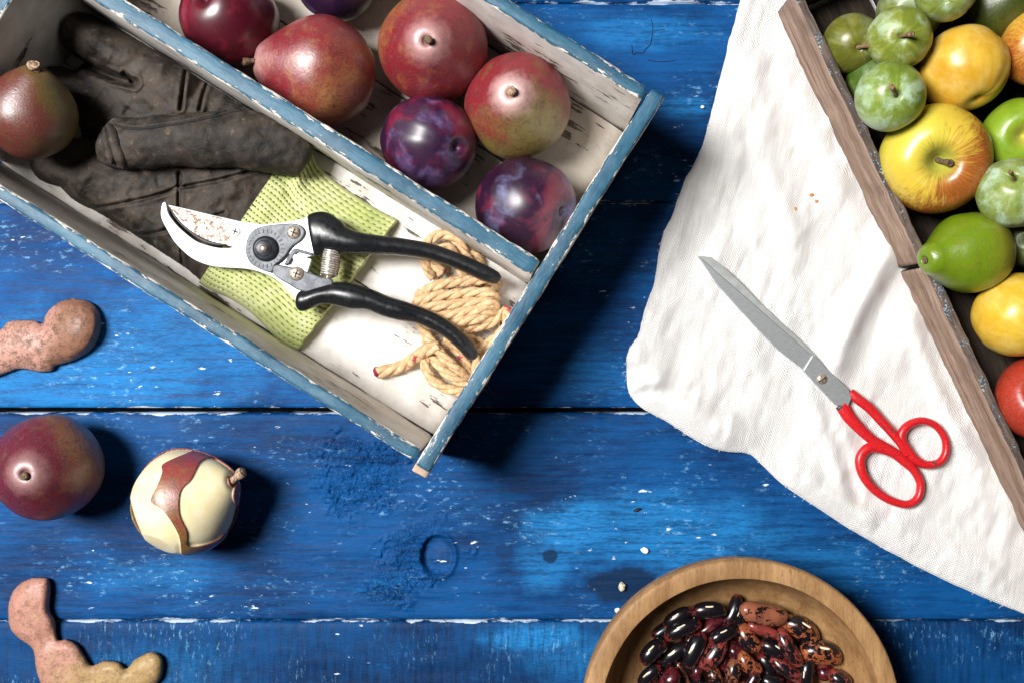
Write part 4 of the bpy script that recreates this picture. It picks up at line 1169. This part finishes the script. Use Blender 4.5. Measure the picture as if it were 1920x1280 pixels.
# coil spring between the handles: barrel of close wound wire
barrel = tube("spring_barrel", [pz(622, 468, hz, 5, .0016), pz(622, 469, hz, 12, .0040), pz(620, 480, hz, 13.5, .0044), pz(618, 505, hz, 13.5, .0044), pz(616.5, 517, hz, 12, .0040), pz(616, 518, hz, 5, .0016)], SCR, shears, seg=20, n=3)
V = []; F = []
path = []
for i in range(260):
    t_ = i / 259; an = t_ * 2 * math.pi * 11
    c0 = P(622 - 6 * t_, 470 + 47 * t_, hz); ax = (P(616, 517, hz) - P(622, 470, hz)).normalized(); sd_ = ax.cross(Vector((0, 0, 1)))
    p = c0 + sd_ * math.cos(an) * .0046 + Vector((0, 0, 1)) * math.sin(an) * .0046
    path.append((*p, .00055, .00055))
tube("spring_coil", path, simple("spring_wire", (.62, .58, .54), .35, .6, var=.5, scale=600), shears, seg=6, spline=False)
tube("spring_tip", [pz(634, 480, hz - .002, 3.5, .0012), pz(633, 495, hz - .002, 4.5, .0016), pz(630, 517, hz - .002, 3.5, .0012)], simple("rusty_spring", (.34, .17, .07), .7, .2, var=.5, scale=800), shears, seg=10)
tube("spring_pin", [pz(624, 458, hz, 5, .0018), pz(622, 470, hz, 6, .002)], SCR, shears, seg=10)
tube("spring_pin", [pz(616, 516, hz, 6, .002), pz(614, 527, hz, 5, .0018)], SCR, shears, seg=10)

# ------------------------------------------------------------------ bundle of twine
def twine_mat():
    t = NT("straw_coloured_twine"); v = t.obj()
    n1 = t.noise(v, 300, 5, .7); n2 = t.noise(v, 55, 3); n3 = t.noise(v, 1600, 3)
    c = t.mix(t.mr(n1, .3, .7), (.50, .31, .15), (.74, .53, .32))
    c = t.mix(t.mr(n3, .6, .75, 0, .4), c, (.36, .21, .10))
    c = t.mix(t.mr(t.add(t.noise(v, 140, 4), t.mul(t.add(n2, -.5), .9)), .71, .76, 0, .9), c, (.42, .02, .06))
    return t.out(Base_Color=c, Roughness=.8, Normal=t.bump(t.add(n1, t.mul(n3, .5)), .8, .0008), Specular_IOR_Level=.25)
TWI = twine_mat()
twine = empty("twine_bundle", P(850, 590, TF), "tangled bundle of straw coloured twine at the tray's right end under the shears", "twine")
def rope(pts, R=10.5, name="strand", seed=0, tw=27.0):
    p = catmull(pts, 10)
    W = [P(a, b, TF + c) for a, b, c in p]
    # even resampling
    Ls = [0]
    for i in range(1, len(W)): Ls.append(Ls[-1] + (W[i] - W[i - 1]).length)
    n = max(8, int(Ls[-1] / .0009)); out = []
    for i in range(n + 1):
        s = Ls[-1] * i / n
        j = max(0, min(len(Ls) - 2, next((k_ for k_ in range(len(Ls) - 1) if Ls[k_ + 1] >= s), len(Ls) - 2)))
        f = (s - Ls[j]) / max(1e-9, Ls[j + 1] - Ls[j]); out.append(W[j].lerp(W[j + 1], f))
    V = []; F = []; r = R / PXM * .95
    for ply in range(3):
        path = []
        for i, c in enumerate(out):
            T = (out[min(i + 1, n)] - out[max(i - 1, 0)]).normalized(); s_ = T.cross(Vector((0, 0, 1)))
            if s_.length < .1: s_ = Vector((1, 0, 0))
            s_.normalize(); u_ = s_.cross(T)
            an = 2 * math.pi * ply / 3 + i / n * Ls[-1] / .001 / tw * 2 * math.pi + seed
            rr = r * .50 * (1 + .12 * mnoise.noise(c * 300 + Vector((seed, ply, 0))))
            q_ = c + (s_ * math.cos(an) + u_ * math.sin(an)) * rr
            w_ = r * .60 * (1 + .15 * mnoise.noise(c * 500 + Vector((seed, ply * 3, 2))))
            path.append((*q_, w_, w_))
        vv, ff = tube("", path, None, seg=8, spline=False, ret=True)
        o_ = len(V); V += vv; F += [tuple(x + o_ for x in f) for f in ff]
    mk(name, V, F, TWI, twine)
    return out
z1, z2, z3 = .0045, .010, .0155
ropes = []
RP = [[(812, 520, z1), (798, 495, z2), (797, 467, z2), (812, 446, z2), (835, 440, z2), (857, 452, z2), (872, 478, z2), (885, 505, z2), (895, 530, z1)],
      [(830, 515, z2), (816, 492, z2), (822, 470, z3), (838, 465, z3), (852, 478, z3), (864, 502, z3), (874, 530, z2)],
      [(870, 470, z1), (890, 480, z1), (905, 505, z1), (915, 540, z1), (925, 575, z1)],
      [(793, 552, z2), (812, 538, z3), (845, 530, z3), (885, 526, z3), (918, 524, z3), (932, 533, z2), (926, 545, z1)],
      [(782, 566, z2), (812, 556, z3), (850, 552, z3), (890, 548, z3), (922, 551, z3), (930, 561, z2)],
      [(778, 572, z1), (815, 574, z3), (855, 570, z3), (895, 566, z3), (924, 568, z3), (928, 580, z2)],
      [(795, 590, z2), (835, 592, z3), (875, 584, z3), (910, 580, z3), (930, 588, z2)],
      [(815, 612, z2), (850, 606, z3), (890, 598, z3), (922, 596, z2), (930, 604, z1)],
      [(840, 622, z1), (870, 616, z2), (905, 610, z2), (928, 600, z2), (945, 583, z2), (953, 592, z2), (946, 616, z2), (922, 640, z2), (894, 654, z2), (878, 650, z1)],
      [(790, 545, z1), (783, 575, z1), (790, 605, z1), (802, 632, z2), (822, 658, z3), (848, 684, z3), (872, 706, z2), (880, 716, z1)],
      [(800, 640, z1), (812, 668, z2), (832, 694, z3), (858, 712, z3), (884, 718, z2)],
      [(798, 655, z2), (797, 682, z2), (810, 710, z2), (838, 728, z2), (872, 732, z2), (900, 718, z2), (914, 690, z2), (910, 660, z2), (898, 636, z1)],
      [(868, 620, z1), (888, 640, z1), (898, 668, z1), (888, 700, z1)],
      [(830, 640, z1), (852, 652, z1), (872, 680, z1), (880, 705, z1)],
      [(822, 650, z3), (803, 655, z3), (782, 668, z2), (758, 684, z1), (732, 693, z1), (708, 697, z1)]]
for i, r_ in enumerate(RP):
    ropes.append(rope(r_, 9.8 if i != 14 else 11.5, seed=i * 1.3))
dye = simple("crimson_dyed_end", (.26, .008, .035), .8)
tube("dyed_tip", [pz(712, 696, TF + z1, 9, .003), pz(705, 697, TF + z1, 10, .0032), pz(701, 698, TF + z1, 6, .002)], dye, twine, seg=9, n=3)
V = []; F = []
for _ in range(1000):
    r_ = rng.choice(ropes); c = rng.choice(r_)
    d = Vector((rng.gauss(0, 1), rng.gauss(0, 1), rng.gauss(.35, .5))).normalized(); ln = rng.uniform(.003, .011)
    s_ = Vector((rng.gauss(0, 1), rng.gauss(0, 1), 0)) * ln * .35
    a = c + d * .0018; b2 = c + d * ln * .6 + s_ * .4; e = c + d * ln * .9 + s_ * 1.3
    for p in (a, b2, e): p.z = max(p.z, TF + .0003)
    w_ = rng.uniform(.00006, .00013)
    vv, ff = tube("", [(*a, w_, w_), (*b2, w_, w_), (*e, w_ * .6, w_ * .6)], None, seg=3, n=3, ret=True)
    o_ = len(V); V += vv; F += [tuple(x + o_ for x in f) for f in ff]
fz = mk("loose_fibres", V, F, TWI, twine); fz["kind"] = "stuff"

# ------------------------------------------------------------------ scissors on the cloth
def steel():
    t = NT("brushed_scissor_steel"); v = t.obj(); n = t.noise(t.mapv(v, (1, 8, 1), rot=(0, 0, .8)), 300, 4); n2 = t.noise(v, 1800, 2); n4 = t.noise(v, 90, 4)
    c = t.mix(t.mr(n, .3, .7), (.40, .42, .43), (.52, .54, .55))
    q = P(1365, 545, .012)
    spot = t.mul(t.mr(t.dist(v, tuple(q)), .002, .009, 1, 0), t.mr(t.noise(v, 500, 4), .50, .60))
    c = t.mix(t.mul(spot, .8), c, (.07, .045, .04))
    return t.out(Base_Color=c, Metallic=.55, Roughness=.34, Normal=t.bump(t.add(n, n2), .12, .0004))
def enamel():
    t = NT("chipped_red_enamel"); v = t.obj(); n = t.noise(v, 200, 5, .65); n2 = t.noise(v, 900, 3)
    chip = t.mr(t.add(n, t.mul(t.add(t.noise(v, 45, 3), -.5), .7)), .690, .71)
    c = t.mix(t.mr(n2, .3, .7), (.50, .008, .014), (.60, .018, .022))
    c = t.mix(chip, c, (.06, .04, .04))
    return t.out(Base_Color=c, Roughness=t.mr(n2, .3, .7, .26, .42), Normal=t.bump(t.add(t.mul(chip, -1), t.mul(n, .4)), .35, .0005), Specular_IOR_Level=.5)
STE, ENA = steel(), enamel()
sc_px = [(1330, 510), (1400, 590), (1480, 670), (1550, 720), (1600, 760), (1650, 810), (1620, 880), (1660, 935), (1720, 920), (1700, 860), (1740, 785), (1775, 830), (1740, 875)]
ZC = float(max(cloth_z(np.array([p[0] for p in sc_px]), np.array([p[1] for p in sc_px])))) + .0004
ZC = min(ZC, .0095)
scis = empty("scissors", P(1560, 720, ZC), "long steel scissors with worn red handles lying on the white cloth", "scissors")
BACK = [(1308, 480), (1334, 482), (1362, 505), (1394, 535), (1425, 567), (1461, 600), (1497, 634), (1529, 666), (1561, 698), (1592, 729), (1598, 745), (1570, 735), (1520, 690), (1440, 610), (1380, 552), (1340, 512)]
prism("blade", BACK, ZC, ZC + .0016, simple("pale_blade_back", (.52, .54, .53), .35, .5, var=.05, scale=300), scis, .0004)
FRONT = [(1308, 480), (1324, 492), (1340, 507), (1370, 533), (1410, 568), (1441, 595), (1481, 630), (1525, 668), (1507, 693), (1461, 658), (1421, 618), (1378, 571), (1342, 531)]
fb = prism("blade", FRONT, ZC + .0016, ZC + .0031, STE, scis, .0004)
SHANK = [(1523, 666), (1528, 668), (1569, 708), (1592, 730), (1597, 746), (1590, 762), (1566, 758), (1506, 694)]
prism("shank", SHANK, ZC + .0016, ZC + .0042, STE, scis, .0005)
sw = disc("pivot_screw", 1542, 710, 10, ZC + .0041, ZC + .0048, SCR, scis, .0005, dome=.0007)
prism("screw_slot", [(1535, 714), (1549, 705), (1550, 707), (1536, 716)], ZC + .0050, ZC + .00562, SLOT, sw, 0)
hzz = ZC + .0026
def ring(name, pts, r, z, parent):
    cx = sum(p[0] for p in pts) / len(pts); cy = sum(p[1] for p in pts) / len(pts)
    path = []
    for p in pts:
        w = r[0] + (r[1] - r[0]) * (p[2] if len(p) > 2 else 0)
        d = Vector((cx - p[0], cy - p[1])).normalized()
        q_ = (p[0] + d.x * w, p[1] + d.y * w)
        path.append((*P(*q_, z), PL(w, z), .0026))
    return tube(name, path, ENA, parent, seg=16, n=8, closed=True)
h1 = tube("handle", [pz(1578, 758, hzz, 13, .0019), pz(1592, 781, hzz, 12, .0025), pz(1611, 802, hzz, 10.5, .0027), pz(1633, 822, hzz, 9.5, .0027), pz(1656, 836, hzz, 9.5, .0027), pz(1681, 851, hzz, 9, .0026), pz(1703, 870, hzz, 7, .0024)], ENA, scis, seg=16, n=8)
ring("finger_loop", [(1629, 829, 1), (1608, 846, .9), (1604, 868, .8), (1613, 897, .6), (1636, 925, .4), (1668, 944, .2), (1704, 951, .1), (1727, 936, .1), (1733, 908, .2), (1722, 880, .4), (1702, 857, .8), (1672, 836, 1)], (7.0, 10.0), hzz, h1)
h2 = tube("handle", [pz(1594, 734, hzz - .0006, 8, .0016), pz(1608, 747, hzz, 9.5, .0022), pz(1630, 764, hzz, 9.5, .0025), pz(1652, 788, hzz, 9, .0025), pz(1673, 811, hzz + .0004, 8.5, .0025), pz(1689, 830, hzz + .0006, 8.5, .0025), pz(1702, 852, hzz + .0004, 8, .0024)], ENA, scis, seg=16, n=8)
ring("finger_loop", [(1684, 806, .8), (1700, 789, .5), (1728, 781, .2), (1757, 791, .1), (1777, 817, .1), (1780, 848, .2), (1766, 871, .3), (1738, 878, .5), (1712, 868, .9), (1692, 845, 1), (1682, 825, 1)], (6.5, 9.0), hzz + .0004, h2)

# ------------------------------------------------------------------ wooden bowl of beans
RB_ = .055
def bowl_mat():
    t = NT("turned_bowl_wood"); v = t.obj(); s = t.sep(v)
    g = t.mapv(v, (1, .14, 1), rot=(0, 0, .25))
    n1 = t.noise(g, 110, 6, .65, .8); n2 = t.noise(t.mapv(v, (1, .25, 1), rot=(0, 0, .25)), 480, 5, .75); n3 = t.noise(v, 22, 4)
    c = t.mix(t.mr(t.add(t.mul(n1, .6), t.mul(n2, .4)), .35, .65), (.23, .115, .042), (.46, .27, .12))
    c = t.mix(t.mr(n3, .45, .75, 0, .55), c, (.17, .09, .038))
    c = t.mix(t.mr(n2, .54, .68, 0, .7), c, (.10, .052, .022))
    return t.out(Base_Color=c, Roughness=.55, Normal=t.bump(t.add(n1, n2), .35, .0007), Specular_IOR_Level=.35)
bc = P(1390, 1348, RB_); bR = PL(301, RB_)
bowl = empty("wooden_bowl", (bc.x, bc.y, 0), "round wooden bowl of speckled beans at the lower picture edge", "bowl")
prof = [(.0, .012), (.30, .0125), (.55, .016), (.72, .0235), (.81, .034), (.862, .047), (.874, .0530), (.879, .0550), (.888, .0556), (.94, .0558), (.985, .0552), (.997, .0530), (1.0, .0500), (.985, .040), (.93, .024), (.82, .011), (.62, .003), (.55, .0002), (.50, .0), (.0, .0)]
pr = catmull(prof, 5); sg = 128; V = []; F = []
for i, (r, z) in enumerate(pr):
    for k_ in range(sg):
        a = 2 * math.pi * k_ / sg
        w = 1 + .004 * math.sin(2 * a + .5) + .0025 * mnoise.noise(Vector((math.cos(a) * 4, math.sin(a) * 4, 1)))
        V.append((max(r, 0) * bR * w * math.cos(a), max(r, 0) * bR * w * math.sin(a), z + .0006 * mnoise.noise(Vector((math.cos(a) * 3, math.sin(a) * 3, r * 3)))))
for i in range(len(pr) - 1):
    for k_ in range(sg):
        l = (k_ + 1) % sg
        F.append((i * sg + k_, i * sg + l, (i + 1) * sg + l, (i + 1) * sg + k_))
bw = mk("turned_body", V, F, bowl_mat(), bowl, local=True)

def bean_mat(name, base, mott, thr, sc=1.0, ends=.0):
    t = NT(name); v0 = t.obj(); rnd = t.n('ObjectInfo').outputs['Random']
    v = t.n('VectorMath', {'operation': 'ADD'}, i0=v0, i1=t.n('CombineXYZ', X=rnd, Y=t.mul(rnd, 3.7), Z=t.mul(rnd, 1.9)).outputs[0]).outputs[0]
    s = t.sep(v0)
    n = t.noise(t.mapv(v, (.75, 1, 1)), 520 * sc, 5, .62, .4); n2 = t.noise(v, 120, 3)
    e = t.mul(t.math('POWER', t.mul(t.math('ABSOLUTE', s[0]), 1 / .0105), 3.0), ends)
    f = t.add(t.add(n, t.mul(t.add(n2, -.5), .5)), e)
    f = t.add(f, t.mul(s[1], -14.0 * (1 if ends else .5)))
    m = t.mr(f, thr, thr + .035)
    c = t.mix(m, base, t.mix(t.mr(n2, .35, .65), mott, tuple(x * .6 for x in mott)))
    return t.out(Base_Color=c, Roughness=.24, Specular_IOR_Level=.55, Normal=t.bump(t.add(n2, t.mul(m, -.1)), .1, .0006), Coat_Weight=.2, Coat_Roughness=.15)
DARK = (.006, .005, .007)
BM = {'k': bean_mat("black_bean_skin", DARK, (.17, .022, .018), .66, .9, .26), 'o': bean_mat("orange_mottled_bean_skin", DARK, (.38, .105, .04), .50, 1.0, .12),
      'r': bean_mat("red_mottled_bean_skin", DARK, (.27, .045, .035), .47, 1.0, .1), 'm': bean_mat("maroon_bean_skin", (.03, .004, .008), (.115, .014, .020), .42, .5, .05),
      't': bean_mat("tan_bean_skin", (.012, .007, .007), (.30, .10, .055), .47, .8, .05)}
def bean_mesh(seed, kidney=.18):
    V = []; F = []; n, sg = 18, 18
    for i in range(n + 1):
        a = -math.pi / 2 + math.pi * i / n
        x = math.copysign(abs(math.sin(a)) ** .85, math.sin(a)); r = math.cos(a) ** .72 if math.cos(a) > 1e-6 else 0
        for k_ in range(sg):
            b = 2 * math.pi * k_ / sg
            y = r * math.cos(b); z = r * math.sin(b)
            nn = .03 * mnoise.noise(Vector((x * 1.5 + seed * 3, y, z)))
            yy = y * .50 * (1 + nn) - kidney * (x * x - .35) * .62
            V.append((x * .5 * .0216, yy * .0216 * .98 / 1.0 * .55 / .55, z * .0216 * .235 * (1 + nn)))
    # width is about half the length
    V = [(x, y * .52, z) for x, y, z in V]
    for i in range(n):
        for k_ in range(sg):
            l = (k_ + 1) % sg
            F.append((i * sg + k_, i * sg + l, (i + 1) * sg + l, (i + 1) * sg + k_))
    return V, F
protos = []
HIL = simple("cream_bean_scar", (.66, .56, .40), .7)
for i in range(4):
    V, F = bean_mesh(i, .16 + .05 * i)
    me = bpy.data.meshes.new("bean"); me.from_pydata(V, [], F); me.polygons.foreach_set("use_smooth", [True] * len(F)); me.update()
    me.materials.append(BM['k'])
    # scar on the hollow edge: long low lens
    yh = max(v[1] for v in V if abs(v[0]) < .0014)
    hv, hf = tube("", [(-.0026, yh * .83, .0018, .0002, .0002), (-.0020, yh * .87, .0019, .0005, .0005), (0, yh * .86, .0020, .0006, .0006), (.0020, yh * .87, .0019, .0005, .0005), (.0026, yh * .83, .0018, .0002, .0002)], None, seg=8, n=3, ret=True)
    hm = bpy.data.meshes.new("scar"); hm.from_pydata([tuple(v) for v in hv], [], hf); hm.polygons.foreach_set("use_smooth", [True] * len(hf)); hm.materials.append(HIL)
    protos.append((me, hm))
BGRP = "speckled beans in the bowl"
def bean(cx, cy, ln, wd, ang, kind, hil, label, z, n):
    """cx, cy, ln, wd in the enlargement of the bowl (4.364 per photo pixel)"""
    me, hm = protos[n % 4]
    px, py = 1180 + cx / 4.3636, 1100 + cy / 4.3636
    sc = PL(ln / 4.3636, z) / .0196; sw_ = PL(wd / 4.3636, z) / .0094
    o = bpy.data.objects.new("bean", me); COL.objects.link(o)
    o.location = P(px, py, z)
    a = -math.radians(ang)
    roll = 0.0
    if hil == 0: roll = rng.choice([2.2, -2.2, 3.0])
    else: roll = .55
    flip = 0 if hil >= 0 else math.pi
    rot = Matrix.Rotation(a + flip, 3, 'Z') @ Matrix.Rotation(rng.uniform(-.16, .16), 3, 'Y') @ Matrix.Rotation(roll, 3, 'X')
    o.rotation_euler = rot.to_euler()
    o.scale = (sc, sw_, sw_)
    o.material_slots[0].link = 'OBJECT'; o.material_slots[0].material = BM[kind]
    tag(o, label, "bean", BGRP)
    if kind == 'k' or hil:
        h = bpy.data.objects.new("scar", hm); COL.objects.link(h); h.parent = o
    return o
BE = [(395, 248, 240, 110, -33, 'k', 1, "black bean with a red end, highest at the left of the heap"), (650, 190, 262, 125, -3, 'k', 1, "black bean with an orange left end below the bowl's far rim"),
      (848, 188, 240, 100, -65, 'k', -1, "narrow black and maroon bean standing steeply, topmost of the heap"), (435, 345, 300, 115, -25, 'k', 1, "long black bean second from the top on the left"),
      (665, 312, 230, 90, -35, 'm', 0, "plain dark maroon bean below the orange ended black one"), (880, 270, 185, 95, -22, 'k', 1, "short black bean touching the big tan one on its left"),
      (1090, 218, 370, 172, 12, 't', 0, "biggest tan brown bean at the top right of the heap"), (1400, 345, 320, 160, 32, 'o', 1, "orange ended black bean with a pale scar, by the bowl's right wall"),
      (1090, 348, 230, 92, 17, 'r', 0, "red mottled bean just under the big tan one"), (770, 388, 240, 110, -22, 'k', 1, "black bean with a pale scar in the middle of the second row"),
      (972, 420, 235, 140, 55, 'o', 0, "orange striped bean in the middle of the heap"), (1308, 498, 320, 120, 60, 'r', 0, "grey glinting red mottled bean leaning down right of the middle"),
      (1185, 515, 230, 120, 32, 'k', 1, "black bean with a pale scar right of the orange striped one"), (1565, 540, 320, 180, 10, 'o', 1, "fat black bean flecked with orange, rightmost of the large ones"),
      (195, 525, 245, 130, -40, 'k', 1, "black bean lying farthest left against the bowl wall"), (368, 550, 292, 110, -40, 'k', 1, "slim black bean with a long pale scar left of the middle"),
      (535, 512, 290, 130, -65, 'k', 1, "upright black bean with a red tip left of the grey glinting one"), (690, 532, 300, 150, -58, 'r', 0, "broad red edged bean with a grey glint left of the middle"),
      (865, 520, 140, 115, 20, 'm', 0, "small round dark maroon bean in the very middle"), (978, 628, 215, 118, 42, 'o', 0, "small bright orange mottled bean below the middle"),
      (1120, 635, 190, 112, 65, 'k', 1, "short steep black bean right of the bright orange mottled one"), (1290, 672, 285, 112, 35, 'r', 0, "long red mottled bean in the lower right of the heap"),
      (1455, 702, 230, 112, 95, 'k', -1, "upright black bean in the lower right by the maroon one"), (1592, 692, 135, 115, 10, 'm', 0, "small maroon bean second from the right at the bottom"),
      (1722, 752, 180, 122, 30, 'r', 0, "pinkish mottled bean rightmost at the bottom edge"), (850, 695, 225, 112, 100, 't', 0, "upright plain brown bean at the bottom edge near the middle"),
      (702, 735, 185, 112, 70, 'o', 0, "mottled bean at the bottom edge left of the brown one"), (556, 692, 135, 74, 100, 'm', 0, "smallest red bean at the bottom edge"),
      (440, 722, 225, 64, 65, 't', 0, "thin tan bean on edge at the bottom"), (340, 742, 165, 130, -50, 'm', 0, "maroon bean at the bottom left beside the thin tan one"),
      (160, 722, 225, 102, -48, 'k', 1, "black bean at the lower left end of the heap"), (262, 722, 115, 74, 85, 'k', 0, "small black bean wedged at the lower left"),
      (1010, 762, 150, 104, -60, 'k', 0, "black bean at the bottom edge below the bright orange one"), (1160, 765, 190, 122, 5, 'k', 0, "very dark bean lying flat at the bottom edge")]
for n, b in enumerate(BE):
    z = .0315 + .003 * math.sin(n * 2.4)
    if b[8 - 1].startswith(("short", "small", "plain", "smallest", "thin")): z -= .003
    bean(*b, z, n)
# deeper layer glimpsed between the upper ones
low = [(300, 330), (520, 260), (620, 420), (980, 330), (1230, 420), (470, 450), (800, 470), (1080, 560), (1420, 540), (300, 640), (620, 610), (900, 600), (1200, 600), (1480, 620), (420, 640), (780, 640), (1060, 700), (1380, 760), (580, 780), (920, 790), (240, 600), (720, 300), (1260, 780)]
for n, (x, y) in enumerate(low):
    bean(x + rng.uniform(-12, 12), y + rng.uniform(-12, 12), rng.uniform(220, 270), rng.uniform(100, 125), rng.uniform(-80, 80), rng.choice('kkkmr'), 0,
         "dark bean buried under the top layer of the heap", .0225 + rng.uniform(-.0015, .0015), n)
for n in range(14):
    x = 150 + (n % 7) * 250 + rng.uniform(-30, 30); y = 860 + (n // 7) * 150 + rng.uniform(-20, 20)
    bean(x, y, rng.uniform(230, 290), rng.uniform(110, 130), rng.uniform(-80, 80), rng.choice('kkorm'), 1, "bean in the near half of the bowl, below the picture edge", .029 + rng.uniform(-.002, .002), n)

# ------------------------------------------------------------------ crumbs and chips
def chip(name, label, cat, px, py, rx, ry, h, mat, z=0.0005, seed=0, rot=0.0):
    r = random.Random(seed); V = []; F = []; n = 14
    c = P(px, py, z)
    for rr, zz in ((1, 0), (.95, h * .5), (.7, h * .9), (.3, h)):
        for k_ in range(n):
            a = 2 * math.pi * k_ / n; q_ = rr * (1 + .28 * mnoise.noise(Vector((math.cos(a) * 1.4, math.sin(a) * 1.4, seed))))
            x, y = q_ * rx / PXM * math.cos(a), q_ * ry / PXM * math.sin(a)
            V.append((c.x + x * math.cos(rot) - y * math.sin(rot), c.y + x * math.sin(rot) + y * math.cos(rot), z + zz * (1 + .3 * r.uniform(-1, 1) * (rr < .9))))
    for i in range(3):
        for k_ in range(n):
            l = (k_ + 1) % n
            F.append((i * n + k_, i * n + l, (i + 1) * n + l, (i + 1) * n + k_))
    F.append(tuple(3 * n + k_ for k_ in range(n))); F.append(tuple(range(n))[::-1])
    o = mk(name, V, F, mat)
    return tag(o, label, cat, "crumbs and chips")
WCH = simple("white_paint_chip", (.80, .82, .84), .6); CRM = simple("pale_crumb", (.52, .46, .36), .8, var=.5, scale=900); BRC = simple("black_bit", (.008, .008, .009), .7); ORB = simple("orange_bit", (.50, .19, .06), .8)
chip("paint_chip", "white paint chip on the blue plank above the dark oval stain", "paint chip", 1209, 1031, 8, 6, .0012, WCH, seed=1, rot=-.4)
chip("crumb", "pale crumb in the dark oval stain beside the bowl", "crumb", 1166, 1099, 7, 9, .0022, CRM, seed=2)
chip("paint_chip", "white paint chip against the bowl's left rim", "paint chip", 1158, 1143, 6, 5, .0010, WCH, seed=3)
chip("splinter", "tiny black splinter on the pale worn patch of the planks", "splinter", 1194, 955, 7, 3, .0010, BRC, seed=4, rot=.4)
chip("paint_chip", "white speck on the plank between the tray's right corner and the cloth", "paint chip", 1317, 201, 4, 3, .0008, WCH, seed=5)
for i, (x, y, rx, ry, lb) in enumerate([(1522, 366, 5, 3.2, "largest orange crumb on the cloth left of the crate"), (1531, 378, 3.5, 3, "small orange crumb beside the largest one on the cloth"), (1491, 392, 2.4, 4, "faint orange crumb on the cloth left of the other two")]):
    zc_ = float(cloth_z(np.array([x]), np.array([y]))[0])
    chip("crumb", lb, "crumb", x, y, rx, ry, .0009, ORB, z=zc_ - .0001, seed=10 + i)
